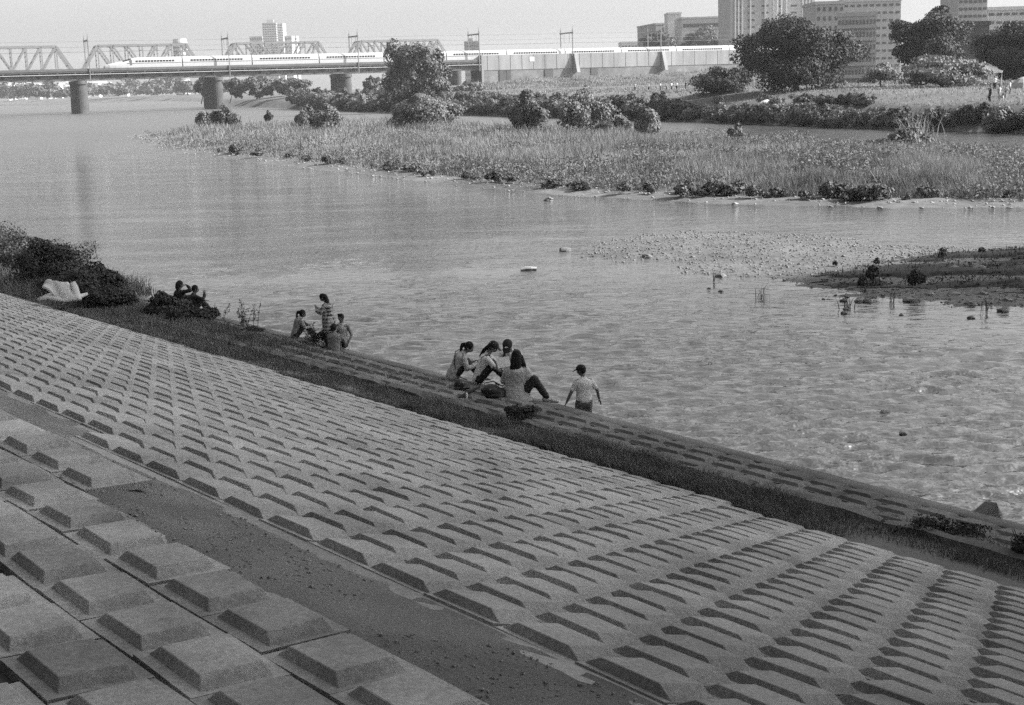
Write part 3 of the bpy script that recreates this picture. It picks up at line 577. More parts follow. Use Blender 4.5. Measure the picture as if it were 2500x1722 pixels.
def blades(P, h, wd, r, lean=.35, seg=2):
    n = len(P); a = r.random(n) * 6.283; u_ = np.stack([np.cos(a), np.sin(a), 0 * a], 1) * (wd * (.6 + .8 * r.random(n)))[:, None] / 2
    l = r.normal(0, lean, (n, 2)) * h[:, None]; l = np.concatenate([l, np.zeros((n, 1))], 1); hz_ = np.stack([0 * h, 0 * h, h], 1)
    if seg == 1:
        V = np.stack([P - u_, P + u_, P + hz_ + l], 1).reshape(-1, 3); return V, np.arange(3 * n).reshape(-1, 3)
    mid = P + hz_ * .6 + l * .35; tip = P + hz_ * (1 - .12 * np.abs(r.standard_normal((n, 1)))) + l
    V = np.stack([P - u_, P + u_, mid + u_ * .8, mid - u_ * .8, tip], 1).reshape(-1, 3); i = 5 * np.arange(n)[:, None]
    return V, np.concatenate([i + [0, 1, 2], i + [0, 2, 3], i + [3, 2, 4]])
def trunk_mb(base, top, r0, crownc, rad, nb, r):
    mb = MB(); base, top = np.array(base, float), np.array(top, float); md = (base + top) / 2 + np.array([r.normal(0, .15), r.normal(0, .1), 0]); mb.tube([base, md, top], [r0, r0 * .75, r0 * .5], 8)
    for k in range(nb):
        d = unit(r.standard_normal(3) + [0, 0, .55]); e = np.asarray(crownc) + d * np.asarray(rad) * .72; s = md + (top - md) * r.random(); m_ = (s + e) / 2 + [0, 0, -.1 * rad[2]]
        mb.tube([s, m_, e], [r0 * .42, r0 * .25, r0 * .08], 6)
    return mb
def tree(name, label, px, pbase, Y, ytop, x0, x1, ycb, m, nl, n, ls, seed, group=None, nb=7, gz=None, flat=1.1, lobe=(.30, .52), ry=None):
    """trunk foot under pixel px at depth Y; crown between pixel columns x0..x1 and rows ytop..ycb"""
    r = np.random.default_rng(seed); b_ = AY(px, pbase, Y); g = ground_far(b_[0], Y) if gz is None else gz
    a, c_, t_, u_ = AY(x0, 100, Y), AY(x1, 100, Y), AY((x0 + x1) / 2, ytop, Y), AY((x0 + x1) / 2, ycb, Y)
    cen = np.array([(a[0] + c_[0]) / 2, Y, (t_[2] + u_[2]) / 2]); rad = np.array([(c_[0] - a[0]) / 2, ry or (c_[0] - a[0]) / 2, (t_[2] - u_[2]) / 2])
    loc = np.array([b_[0], Y, g]); e = empty(name, tuple(loc)); tag(e, label, 'tree', group)
    trunk_mb((0, 0, -.2), cen - loc - [0, 0, rad[2] * .1], max(.12, rad[0] * .055), cen - loc, rad, nb, r).build('trunk', M['bark'], e, True)
    V, Fc = crown(r, cen - loc, rad, nl, n, ls, flat, lobe); link('crown', npmesh('crown', V, Fc), m, e); return e
tree('willow_tree', 'big round dense tree standing alone in front of the railway bridge', 1005, 236, 335, 92, 932, 1090, 252, M['leaf_m'], 40, 28000, .44, 13, lobe=(.26, .42))
tree('spreading_tree', 'big spreading tree with several trunks, left of the apartment house', 1945, 226, 208, 50, 1796, 2084, 228, M['leaf_d'], 48, 46000, .26, 4, lobe=(.22, .40), nb=12)
tree('layered_tree', 'tall layered tree right of the apartment house', 2235, 214, 218, 25, 2142, 2366, 184, M['leaf_d'], 44, 30000, .26, 5, lobe=(.2, .34), nb=10)
tree('dark_tree', 'dark tree cut by the right edge above the gazebo', 2495, 214, 205, 48, 2382, 2640, 200, M['leaf_d'], 42, 34000, .27, 6, lobe=(.24, .42))
tree('round_bush_tree', 'low dark rounded tree left of the big spreading tree', 1768, 224, 222, 162, 1694, 1840, 232, M['leaf_d'], 28, 16000, .25, 8, flat=1.1)
tree('light_tree', 'small pale tree in front of the tall layered tree', 2300, 212, 190, 138, 2196, 2408, 214, M['leaf_l'], 26, 9000, .3, 9)
tree('light_tree', 'small pale tree below the bright apartment end wall', 2150, 208, 235, 150, 2105, 2205, 200, M['leaf_l'], 16, 4000, .3, 10)
BT = 'trees behind the train'
for i, (a, b_, yt, lb) in enumerate(((1572, 1660, 80, 'rounded tree behind the train below the slim lift tower'), (1655, 1780, 72, 'taller rounded tree behind the train below the office slab'), (1752, 1850, 88, 'tree behind the train next to the big spreading tree'))):
    tree('town_tree', lb, (a + b_) / 2, 150, 690, yt, a, b_, 130, M['leaf_m'], 16, 4500, .9, 20 + i, BT, gz=4)
for i, (px, a, b_, yt, lb) in enumerate(((560, 545, 585, 192, 'feathery tree beside the second pier'), (625, 590, 660, 186, 'pale bushy tree under the bridge right of the second pier'), (700, 650, 740, 188, 'dark bushy tree under the bridge before the third pier'), (490, 470, 512, 190, 'tree under the bridge left of the second pier'), (905, 880, 935, 190, 'bushy tree under the bridge left of the round tree'), (1130, 1080, 1190, 200, 'low pale tree where bridge and viaduct meet'))):
    tree('riverside_tree', lb, px, 240, 600 if px < 800 else 470, yt, a, b_, 240, M['leaf_m'], 14, 3500, .75, 40 + i, 'trees under the railway bridge', nb=4, gz=1.5)
# far wood under the bridge on the left, and the town beyond it
r = np.random.default_rng(60); VV, FF, nb_ = [], [], 0
for k in range(60):
    px = -80 + 760 * r.random(); Y = 1150 + 650 * r.random(); g = AY(px, 247, Y); h = 9 + 9 * r.random(); V, Fc = crown(r, (g[0], Y, 3 + h * .45), (9 + 7 * r.random(), 8, h * .62), 9, 420, 2.2, .1); VV.append(V); FF.append(Fc + nb_); nb_ += len(V)
o = link('far_treeline', npmesh('far_treeline', np.concatenate(VV), np.concatenate(FF)), M['leaf_m']); tag(o, 'hazy wood along the far shore seen under the bridge', 'wood', kind='stuff')
hm = [mat('house_wall_%d' % i, g, .9, .1, .3) for i, g in enumerate((.8, .6, .4))]
for k in range(26):
    px = -20 + 20 * k if k < 14 else 120 + 16 * (k - 14); Y = 1900 + 300 * r.random(); yt = 200 + 10 * r.random() + (0 if k < 14 else 4); p = AY(px, yt, Y); wd = 5 + 7 * r.random(); mb = MB(); h = p[2] - 3; mb.box(-wd, wd, 0, 12, 0, h)
    e = empty('far_house', (p[0], Y, 3)); tag(e, 'tiny pale house glimpsed under the railway bridge on the far shore', 'house', 'far houses under the bridge'); mb.build('wall', hm[k % 3], e)
    mb = MB(); mb.add([(-wd - .5, -.5, h), (wd + .5, -.5, h), (wd + .5, 12.5, h), (-wd - .5, 12.5, h), (-wd, 6, h + 2.2), (wd, 6, h + 2.2)], [(0, 1, 5, 4), (2, 3, 4, 5), (0, 4, 3), (1, 2, 5), (0, 3, 2, 1)]); mb.build('roof', hm[2], e)
# bushes
def bush_mesh(seed, rad, nl, n, ls, m, flat=.05, lobe=(.3, .5)):
    r = np.random.default_rng(seed); V, Fc = crown(r, (0, 0, rad[2] * .55), rad, nl, n, ls, flat, lobe); me = npmesh('bush', V, Fc); me.materials.append(m); return me
BM = [bush_mesh(70 + i, (1.6, 1.4, 1.25), 16, 2600, .20, M[k]) for i, k in enumerate(('leaf_m', 'leaf_l', 'leaf_d', 'leaf_m', 'leaf_l', 'leaf_m'))]
r = np.random.default_rng(80); FW = np.array([G(x, y)[:2] for x, y in FBK[:12]])
segs = np.linalg.norm(np.diff(FW, axis=0), axis=1); cum = np.concatenate([[0], np.cumsum(segs)])
s_ = 4.0
while s_ < cum[-1] - 90:
    k = np.searchsorted(cum, s_) - 1; f = (s_ - cum[k]) / segs[k]; p = FW[k] * (1 - f) + FW[k + 1] * f; tn = (FW[k + 1] - FW[k]) / segs[k]; nn = np.array([tn[1], -tn[0]])
    if sdist(np.array([p[0] + nn[0]]), np.array([p[1] + nn[1]]), FP)[0] < 0: nn = -nn
    far_ = p[1] / 150
    for row in range(2):
        q = p + nn * ((1.0, 4.6)[row] + r.normal(0, .5)) * max(1, far_ * .7); x, y = q + tn * r.normal(0, .8); dens = fbm(np.array([s_ * .045 + row * 9]), np.array([.5 + row]), 83)[0]
        if row and (dens < .36 or (p[1] < 215 and dens < .62)): continue
        sc_ = (.75 + .75 * dens + .25 * r.random()) * (1.0 if row == 0 else .6) * (.86 if p[1] < 215 else 1) * max(1, far_ * .62)
        o = link('bank_bush', BM[r.integers(0, 6)], None, None, (x, y, max(.1, ground_far(x, y)) - .2), (0, 0, r.random() * 6), (sc_ * 1.15, sc_, sc_ * (.8 + .35 * r.random())))
        tag(o, 'leafy bush among those lining the far bank down to the water', 'bush', 'bushes lining the far bank')
    s_ += (2.3 if p[1] > 215 else 1.75) * max(1, far_ * .62)
IB = [bush_mesh(95 + i, (1, 1, 1.05), 12, 1700, .17, M[k]) for i, k in enumerate(('leaf_l', 'leaf_m', 'leaf_d'))]
for px, py, wpx, hpx, k, lb in ((500, 312, 40, 48, 0, 'pale bush at the tip end of the island left of a darker one'), (552, 314, 58, 54, 1, 'round darker bush near the tip of the island'), (655, 296, 18, 26, 2, 'tiny lone bush on the island edge'), (752, 318, 56, 60, 1, 'bushy clump on the island below the third pier'), (800, 322, 66, 58, 0, 'wide pale bush beside the clump below the third pier'), (1040, 318, 150, 90, 0, 'wide pale bush below the round tree'), (1290, 332, 84, 100, 1, 'rounded shrub on the island left of the tallest island shrub'), (1424, 334, 100, 118, 0, 'tallest rounded shrub on the island'), (1500, 338, 80, 62, 0, 'low shrub right beside the tallest island shrub'), (1580, 338, 70, 78, 0, 'pale shrub at the right end of the island shrubs'), (1795, 350, 46, 46, 1, 'small shrub alone on the island back edge'), (2210, 368, 110, 60, 1, 'dark round tussock under the tall plume grass')):
    p = G(px, py, .5); s = F / p[1]; wr_, hr_ = wpx / s / 1.75, hpx / s / 1.55; o = link('island_bush', bush_mesh(400 + px, (wr_, wr_, hr_ * 1.05), 18, int(1500 + 260 * wr_ * hr_ * 4), .2, M[('leaf_l', 'leaf_m', 'leaf_d')[k]]), None, None, tuple(p - [0, 0, .3])); tag(o, lb, 'bush', 'bushes on the island')
SB = [bush_mesh(110 + i, (.5, .45, .42), 8, 420, .10, M['leaf_m']) for i in range(3)]
for i in range(70):
    f = r.random(); k = int(f * 11.99); a, b_ = ISL[2 + k % 11], ISL[3 + k % 11]; q = a + (b_ - a) * r.random(); cdir = np.array([8, 130.]) - q; q = q + cdir / np.linalg.norm(cdir) * (1.6 + 2.2 * r.random()); sc_ = .6 + .9 * r.random() ** 2
    o = link('shore_shrub', SB[i % 3], None, None, (q[0], q[1], .12), (0, 0, r.random() * 6), sc_ * max(1, q[1] / 120)); tag(o, 'low shrub on the shingle at the front edge of the island', 'shrub', 'low shrubs along the island shore')
# island grass
n = 330000; px = -20 + 2560 * r.random(n); py = 300 + 210 * r.random(n) ** .85; dx, dy = px - CX, py - CY
uu, vv_ = (dx * cr - dy * sr) / F, -(dy * cr + dx * sr) / F; rz_ = -sp + vv_ * cp; t_ = (.4 - H) / rz_; x, y = uu * t_, (cp + vv_ * sp) * t_
z, dd = zisl(x, y); k = (dd > (1.6 + 1.8 * fbm(x * .4, y * .4, 91)) * (1 - .7 * sstep(110, 170, y))) & (rz_ < -.005); x, y, z, dd = x[k], y[k], z[k], dd[k]
hh = (.30 + .72 * sstep(2, 10, dd)) * (.12 + 1.75 * fbm(x * .2, y * .13, 92, 4) ** 1.6) * (.7 + .6 * r.random(len(x)))
dn = fbm(x * .5, y * .35, 93, 3); k = dn > .30; x, y, z, hh = x[k], y[k], z[k], hh[k]
V, Fc = blades(np.stack([x, y, z - .05], 1), hh, np.clip(.018 + y * .00055, .03, .16), r, .30, 1)
o = link('island_grass', npmesh('island_grass', V, Fc), M['reed']); tag(o, 'tall pale grass covering the long river island', 'grass', kind='stuff')
n = 42000; px = 250 + 2300 * r.random(n); py = 300 + 205 * r.random(n); P = np.array([G(a, b_, .4)[:2] for a, b_ in zip(px, py)]); x, y = P[:, 0], P[:, 1]; z, dd = zisl(x, y); f = fbm(x * .22, y * .16, 191, 4); k = (dd > 1.5) & (f > .46); x, y, z, f = x[k], y[k], z[k], f[k]
nn_ = 5; x, y, z, f = (np.repeat(a, nn_) for a in (x, y, z, f)); h = (.2 + 1.2 * (f - .4)) * r.random(len(x)) ** .6 * 1.8; P = np.stack([x + r.normal(0, .16, len(x)), y + r.normal(0, .16, len(x)), z + h], 1)
V, Fc = leaves(P, unit(r.standard_normal(P.shape) + [0, 0, .5]), .095, r, 1.8); V = V
o = link('island_herbs', npmesh('island_herbs', V, Fc), mat('herb_leaf', .15, .8, .35, .4, transl=.2)); tag(o, 'leafy weeds mixed into the grass of the river island', 'weeds', kind='stuff')
# plume grass clump
p = G(2235, 362, .5); n = 120; P = p + np.stack([r.normal(0, .8, n), r.normal(0, .5, n), -.2 + 0 * r.random(n)], 1); V, Fc = blades(P, 1.6 + 1.9 * r.random(n), np.full(n, .03), r, .30)
o = link('plume_grass', npmesh('plume_grass', V, Fc), M['reed_pale']); tag(o, 'clump of very tall pale plume grass on the island back edge', 'grass clump')
# far field grass texture
n = 60000; px = 1000 + 1540 * r.random(n); Y = 140 + 300 * r.random(n) ** 1.5; x = (px - CX) / F * Y; D = sdist(x, Y, FP); z = zfar(x, Y, D); k = (D > 4); x, Y, z = x[k], Y[k], z[k]
V, Fc = blades(np.stack([x, Y, z - .05], 1), .15 + .45 * r.random(len(x)) * fbm(x * .1, Y * .1, 97), .03 + Y * .0006, r, .3, 1)
o = link('far_grass', npmesh('far_grass', V, Fc), M['reed']); tag(o, 'rough grass on the field beyond the far bank', 'grass', kind='stuff')
n = 30000; tx = XA - 10 + 190 * r.random(n); ty = -45 + 43 * r.random(n); P = B0 + tx[:, None] * bex + ty[:, None] * bey; kk = sstep(XA - 10, XA + 25, tx); k2 = sstep(XA + 70, XA + 130, tx)
pz = np.interp(ty, [-46, -30, -16, -6, -1.05], [2.2, 4, 4.6, 5.2, 5.8]) + kk * np.interp(ty, [-30, -16, -6, -1], [0, .8, 1.6, 2.2]) + k2 * np.interp(ty, [-30, -16, -6, -1], [0, 1.6, 2.6, 3]); P[:, 2] = pz - .1
V, Fc = blades(P, (.3 + 1.6 * fbm(tx * .12, ty * .2, 99) ** 2) * (.5 + r.random(n)), np.full(n, .32), r, .3, 1); o = link('embankment_grass', npmesh('embankment_grass', V, Fc), M['reed']); tag(o, 'rough pale grass on the railway bank below the viaduct', 'grass', kind='stuff')
# sparse sprigs standing in the shallows
for i, (px, py) in enumerate(((1855, 728), (1865, 730), (2065, 755), (2072, 752), (2178, 740), (2408, 765), (1745, 690), (2110, 715), (2140, 700))):
    p = G(px, py, 0); V, Fc = blades(np.repeat(p[None], 9, 0) + np.concatenate([r.normal(0, .06, (9, 2)), np.zeros((9, 1))], 1), .15 + .4 * r.random(9), np.full(9, .018), r, .25)
    o = link('water_sprig', npmesh('water_sprig', V, Fc), M['leaf_d']); tag(o, 'thin sprig standing in the shallows by the gravel bar', 'plant', 'sprigs in the shallows')
for px, py, s, lb in ((2130, 690, .55, 'dark shrub growing at the near edge of the gravel bar'), (2232, 705, .6, 'dark bushy shrub at the bar edge with its reflection below'), (2105, 705, .4, 'small dark shrub left of the others on the bar edge'), (2300, 632, .4, 'twin dark tufts on the crest of the bar'), (2142, 650, .3, 'small tuft on the shadow line of the bar'), (2040, 652, .22, 'tiny tuft at the left end of the bar shadow'), (2395, 622, .28, 'tuft far right on the bar crest')):
    p = G(px, py, .1); o = link('bar_shrub', SB[1], None, None, tuple(p), (0, 0, px), (s, s, s * 1.5)); o.data = SB[1].copy(); o.data.materials.clear(); o.data.materials.append(M['leaf_d']); tag(o, lb, 'shrub', 'shrubs on the gravel bar')
n = 9000; x = 6 + 20 * r.random(n); y = 36 + 16 * r.random(n); dm_ = sdist(x, y, BAR_SHADE); f = fbm(x * .8, y * 1.2, 131); k = (dm_ > .1) & (f > .47); x, y = x[k], y[k]
V, Fc = blades(np.stack([x, y, zbar(x, y) + .06], 1), .05 + .16 * r.random(len(x)), np.full(len(x), .03), r, .4, 1); o = link('bar_plants', npmesh('bar_plants', V, Fc), M['leaf_d']); tag(o, 'low dark plants on the shade-painted end of the gravel bar', 'plants', kind='stuff')
# near bank grass
def near_grass(name, label, t0, t1, q0, q1, n, h0, h1, wd, seed, lean=.4, dmin=.35, zq=None):
    rr = np.random.default_rng(seed); t = t0 + (t1 - t0) * rr.random(n); q = q0 + (q1 - q0) * rr.random(n); qq = q + off(t); P = np.stack([qq * nv[0] + t * dv[0], qq * nv[1] + t * dv[1], np.where(q < 13.95, .63, .60 - (q - 14) * .148)], 1)
    P[:, 2] += np.maximum(0, (13.1 - q) * .3) + lz(t) * np.clip((15.42 - q) / 1.42, 0, 1); f = fbm(P[:, 0] * 1.3, P[:, 1] * 1.3, seed, 4); e = np.minimum(sstep(0, .25, q - q0), sstep(0, .25, q1 - q)) * sstep(0, 1.5, t - t0) * sstep(0, 1.5, t1 - t); k = f * e > dmin * rr.random(n) ** .5
    P, f, e = P[k], f[k], e[k]; h = (h0 + (h1 - h0) * f * rr.random(len(P))) * (.5 + .5 * e); V, Fc = blades(P, h, np.full(len(P), wd), rr, lean)
    o = link(name, npmesh(name, V, Fc), M['blade_near']); tag(o, label, 'grass', kind='stuff')
near_grass('bank_grass', 'dark tussocky grass along the foot of the block slope', 9.8, 21, 12.72, 13.9, 60000, .05, .50, .009, 201, dmin=.62)
near_grass('kerb_grass', 'thin weedy grass behind the broken kerb at the right', 4.5, 12, 13.98, 14.5, 9000, .03, .26, .008, 206, dmin=.6)
near_grass('path_weeds', 'sparse weeds on the bare foot path at the right', 4, 11.5, 13.2, 13.95, 16000, .03, .24, .008, 207, dmin=.85)
near_grass('verge_grass', 'short dark turf at the foot of the block slope below the seated group', 18.5, 29, 12.62, 14.3, 42000, .03, .2, .009, 202)
near_grass('upper_grass', 'rough dark grass along the bank toward the white mattress', 26, 46, 12.5, 15.2, 46000, .08, .42, .012, 203)
near_grass('edge_grass', 'straggling grass in the joints of the lower revetment', 21, 30, 14.2, 15.5, 9000, .03, .22, .009, 204, dmin=.75)
near_grass('far_edge_grass', 'wild tall grass on the bank running out at the upper left', 38, 75, 12.6, 16.6, 34000, .25, .95, .018, 205)
def near_shrub(name, label, q, t, rad, n, ls, seed, group=None, m='leaf_near', z=.5, cat='shrub', nl=12):
    rr = np.random.default_rng(seed); p = W(q + float(off(t)), t, z); V, Fc = crown(rr, (0, 0, rad[2] * .5), rad, nl, n, ls, .05, (.3, .5)); e = empty(name, tuple(p)); tag(e, label, cat, group)
    link('foliage', npmesh('foliage', V, Fc), M[m], e); mb = MB()
    for k in range(7): a = rr.random() * 6.28; mb.tube([(0, 0, -.1), (math.cos(a) * rad[0] * .35, math.sin(a) * rad[1] * .35, rad[2] * .5), (math.cos(a) * rad[0] * .7, math.sin(a) * rad[1] * .7, rad[2] * (.8 + .5 * rr.random()))], [.012, .009, .004], 5)
    mb.build('stem', M['bark'], e)
HG = 'shrubs of the overgrown bank at the upper left'
for i, (q, t, rx, h, lb) in enumerate(((14.9, 33.0, .6, .30, 'low shrub hiding the two people at the water edge'), (14.75, 34.4, .7, .36, 'leafy shrub right in front of the two seated heads'), (14.0, 37.0, 1.0, .55, 'shrub between the white mattress and the two seated heads'), (14.4, 39.5, 1.3, .75, 'broad leafy shrub behind the white mattress'), (14.2, 42.5, 1.4, .95, 'tallest leafy shrub of the overgrown bank'), (15.0, 45.5, 1.6, 1.0, 'dark shrub mound at the left, past the mattress'), (14.5, 49, 1.9, 1.1, 'dark shrub mound running out at the left edge'), (15.2, 54, 2.2, 1.2, 'furthest shrub mound at the left edge'))):
    near_shrub('bank_shrub', lb, q, t, (rx, rx * .8, h), 9000, .055, 210 + i, HG, z=.33)
near_shrub('tussock_weed', 'dark drooping leafy weed below the seated long-haired woman', 13.95, 18.05, (.30, .28, .26), 2200, .035, 221)
near_shrub('kerb_weed', 'leafy weed behind the kerb, left of two', 14.15, 9.75, (.5, .28, .22), 2600, .026, 222)
near_shrub('kerb_weed', 'taller leafy weed behind the kerb joint near the right edge', 14.15, 8.55, (.4, .25, .34), 2600, .026, 223)
near_shrub('kerb_weed', 'low weed behind the kerb at the right edge of the view', 14.2, 7.6, (.45, .22, .16), 2200, .026, 224)
near_shrub('edge_weed', 'low weed on the edge beside the crouching girl', 15.2, 30.2, (.38, .25, .16), 900, .03, 225, z=.38)
near_shrub('edge_weed', 'dark clump of weeds between the girls at the water edge', 15.45, 27.4, (.42, .2, .26), 2200, .022, 226, z=.38)
def tall_weed(label, q, t, n, h, seed):
    rr = np.random.default_rng(seed); e = empty('tall_weed', tuple(W(q + float(off(t)), t, .42))); tag(e, label, 'weed', 'tall weeds on the water edge'); mb = MB(); P = []
    for k in range(n):
        a = rr.random() * 6.28; l = rr.random() * .25; hh = h * (.6 + .5 * rr.random()); b_ = np.array([rr.normal(0, .18), rr.normal(0, .1), 0]); tp = b_ + [math.cos(a) * l, math.sin(a) * l, hh]; mid = (b_ + tp) / 2 + [0, 0, .05]; mb.tube([b_, mid, tp], [.006, .005, .003], 4)
        for q_ in range(16): f = .2 + .8 * rr.random(); P.append(b_ + (tp - b_) * f + rr.normal(0, .03, 3))
    mb.build('stalk', M['leaf_near'], e); P = np.array(P); V, Fc = leaves(P, unit(rr.standard_normal(P.shape)), .026, rr, 2.6); link('foliage', npmesh('foliage', V, Fc), M['leaf_near'], e)
tall_weed('feathery tall weeds on the edge left of the crouching girl', 15.3, 31.0, 12, .62, 231); tall_weed('tall spiky weed between the crouching girl and the checked shirt', 15.55, 27.9, 9, .5, 232); tall_weed('thin weeds on the edge further up the bank', 15.2, 32.6, 8, .45, 233); tall_weed('small sprig on the edge beside the seated four', 15.6, 20.6, 3, .16, 234)
# unseen trees added behind the viewer to block sky light from the blocks
for i, t in enumerate(np.arange(-26, 74, 9.0)):
    rr = np.random.default_rng(300 + i); q = -11.5 + rr.normal(0, .8); e = empty('sky_block_tree', tuple(W(q, t, 8.8))); tag(e, 'unseen leafy tree added on the levee crest to block sky behind the viewer', 'tree', 'added sky-blocking trees on the levee crest'); rad = np.array([6.4, 6.4, 7.5]); cc = np.array([0, 0, 8.5])
    trunk_mb((0, 0, -3), (0, 0, 8), .45, cc, rad, 5, rr).build('trunk', M['bark'], e); V, Fc = crown(rr, cc, rad, 30, 4500, 1.75, .8); link('crown', npmesh('crown', V, Fc), M['leaf_d'], e)
# ------------------------------------------------------------------ people
QUEUE = []
def vx(name, mb, voxel, m, parent, smooth=4):
    o = mb.build(name, m, parent, True); mod = o.modifiers.new('r', 'REMESH'); mod.mode = 'VOXEL'; mod.voxel_size = voxel; mod.use_smooth_shade = True
    s_ = o.modifiers.new('s', 'SMOOTH'); s_.factor = .5; s_.iterations = smooth; QUEUE.append(o); return o
def flush():
    dg = bpy.context.evaluated_depsgraph_get(); new = [(o, bpy.data.meshes.new_from_object(o.evaluated_get(dg))) for o in QUEUE]
    for o, me in new:
        if o.name.split('.')[0] in ('shirt', 'trousers', 'dress'):
            c = np.empty(len(me.vertices) * 3, np.float32); me.vertices.foreach_get('co', c); c = c.reshape(-1, 3); n_ = np.empty_like(c); me.vertices.foreach_get('normal', n_.reshape(-1)); x, y, z = c.T; s0 = len(c) % 7
            f = np.sin(31 * x + 17 * z + 9 * np.sin(11 * y + s0)) * np.sin(23 * z - 13 * x + s0) + .6 * np.sin(47 * z + 21 * y + 6 * np.sin(19 * x)) ; me.vertices.foreach_set('co', (c + n_ * (f * .0042)[:, None]).astype(np.float32).ravel())
        old = o.data; o.modifiers.clear(); o.data = me; me.name = o.name
        if not me.materials and old.materials: me.materials.append(old.materials[0])
    QUEUE.clear()
def va(*a): return np.array(a, float)
def un(v): v = np.asarray(v, float); return v / max(1e-9, np.linalg.norm(v))
def chain(mb, pts, rads, side=(1, 0, 0), n=20):
    pts = [np.asarray(p, float) for p in pts]; rads = [(r_, r_) if not hasattr(r_, '__len__') else r_ for r_ in rads]; P, Rd, T = [], [], []
    t0, t1 = un(pts[1] - pts[0]), un(pts[-1] - pts[-2]); m0, m1 = min(rads[0]), min(rads[-1])
    for f, k in ((.95, .30), (.6, .78)): P.append(pts[0] - t0 * m0 * f); Rd.append((rads[0][0] * k, rads[0][1] * k)); T.append(t0)
    for i in range(len(pts)): P.append(pts[i]); Rd.append(rads[i]); T.append(un(pts[min(i + 1, len(pts) - 1)] - pts[max(i - 1, 0)]))
    for f, k in ((.6, .78), (.95, .30)): P.append(pts[-1] + t1 * m1 * f); Rd.append((rads[-1][0] * k, rads[-1][1] * k)); T.append(t1)
    V = []
    for p, r_, t in zip(P, Rd, T):
        s = np.asarray(side, float); s = s - t * (s @ t)
        if np.linalg.norm(s) < .15: s = np.array([0, 1., 0]) - t * t[1]
        s = un(s); u_ = np.cross(t, s)
        for k in range(n): a = 2 * math.pi * k / n; V.append(p + s * math.cos(a) * r_[0] + u_ * math.sin(a) * r_[1])
    m_ = len(P); mb.add(V, [(i * n + k, i * n + (k + 1) % n, (i + 1) * n + (k + 1) % n, (i + 1) * n + k) for i in range(m_ - 1) for k in range(n)] + [tuple(range(n))[::-1], tuple(range((m_ - 1) * n, m_ * n))])
def ball(mb, c, rad, fr=None, jaw=0.0, n=14, zmin=-9):
    V = []; rings = 10; fr = np.eye(3) if fr is None else fr
    for i in range(1, rings):
        a = math.pi * i / rings
        for k in range(n):
            b = 2 * math.pi * k / n; p = va(math.sin(a) * math.cos(b), math.sin(a) * math.sin(b), math.cos(a)); q = p * rad
            if jaw and p[2] < 0: q[0] *= 1 + jaw * p[2]; q[1] *= 1 + .35 * jaw * p[2]
            q[2] = max(q[2], zmin); V.append(c + fr @ q)
    V.append(c + fr @ va(0, 0, rad[2])); V.append(c + fr @ va(0, 0, max(zmin, -rad[2]))); top, bot = len(V) - 2, len(V) - 1
    Fc = [(i * n + k, (i + 1) * n + k, (i + 1) * n + (k + 1) % n, i * n + (k + 1) % n) for i in range(rings - 2) for k in range(n)]
    Fc += [(top, k, (k + 1) % n) for k in range(n)] + [(bot, (rings - 2) * n + (k + 1) % n, (rings - 2) * n + k) for k in range(n)]; mb.add(V, Fc)
def ik(a, b, l1, l2, pole):
    d = b - a; L = np.linalg.norm(d)
    if L > (l1 + l2) * .995: b = a + d / L * (l1 + l2) * .995; d = b - a; L = np.linalg.norm(d)
    x = (L * L + l1 * l1 - l2 * l2) / (2 * L); h = math.sqrt(max(1e-6, l1 * l1 - x * x)); t = d / L; p = np.asarray(pole, float); p = un(p - t * (p @ t)); return a + t * x + p * h, b
for nme, g, v in (('skin', .17, .1), ('hair', .012, .3), ('cl_white', .75, .05), ('cl_light', .42, .1), ('cl_grey', .17, .12), ('cl_dark', .022, .2), ('cl_jean', .035, .2), ('shoe', .40, .5), ('cl_vest', .26, .1)): M[nme] = mat(nme, g, .85, v, 9 if nme != 'shoe' else 30, .12, 25)
M['cl_print'] = mat('printed_shorts', .15, .9, .75, 24, 0, detail=2)
M['leather'] = mat('black_leather', .016, .5, .4, 12, .5, 30, spec=.5)
m = bpy.data.materials.new('checked_cloth'); m.use_nodes = True; N, L = m.node_tree.nodes, m.node_tree.links; pb = N['Principled BSDF']; pb.inputs['Roughness'].default_value = .9
tc = N.new('ShaderNodeTexCoord'); sx_ = N.new('ShaderNodeSeparateXYZ'); L.new(tc.outputs['Object'], sx_.inputs[0]); vals = []
for ax, k in (('X', 62), ('Z', 62)):
    mm = N.new('ShaderNodeMath'); mm.operation = 'MULTIPLY'; mm.inputs[1].default_value = k; L.new(sx_.outputs[ax], mm.inputs[0])
    if ax == 'X': ad = N.new('ShaderNodeMath'); ad.operation = 'MULTIPLY_ADD'; ad.inputs[1].default_value = k; L.new(sx_.outputs['Y'], ad.inputs[0]); L.new(mm.outputs[0], ad.inputs[2]); mm = ad
    sn = N.new('ShaderNodeMath'); sn.operation = 'SINE'; L.new(mm.outputs[0], sn.inputs[0]); mr = N.new('ShaderNodeMapRange'); mr.inputs['From Min'].default_value = -.25; mr.inputs['From Max'].default_value = .25; L.new(sn.outputs[0], mr.inputs[0]); vals.append(mr.outputs[0])
ad = N.new('ShaderNodeMath'); ad.operation = 'ADD'; L.new(vals[0], ad.inputs[0]); L.new(vals[1], ad.inputs[1]); mr = N.new('ShaderNodeMapRange'); mr.inputs['From Max'].default_value = 2; mr.inputs['To Min'].default_value = .02; mr.inputs['To Max'].default_value = .42; L.new(ad.outputs[0], mr.inputs[0]); L.new(mr.outputs[0], pb.inputs['Base Color']); M['cl_check'] = m

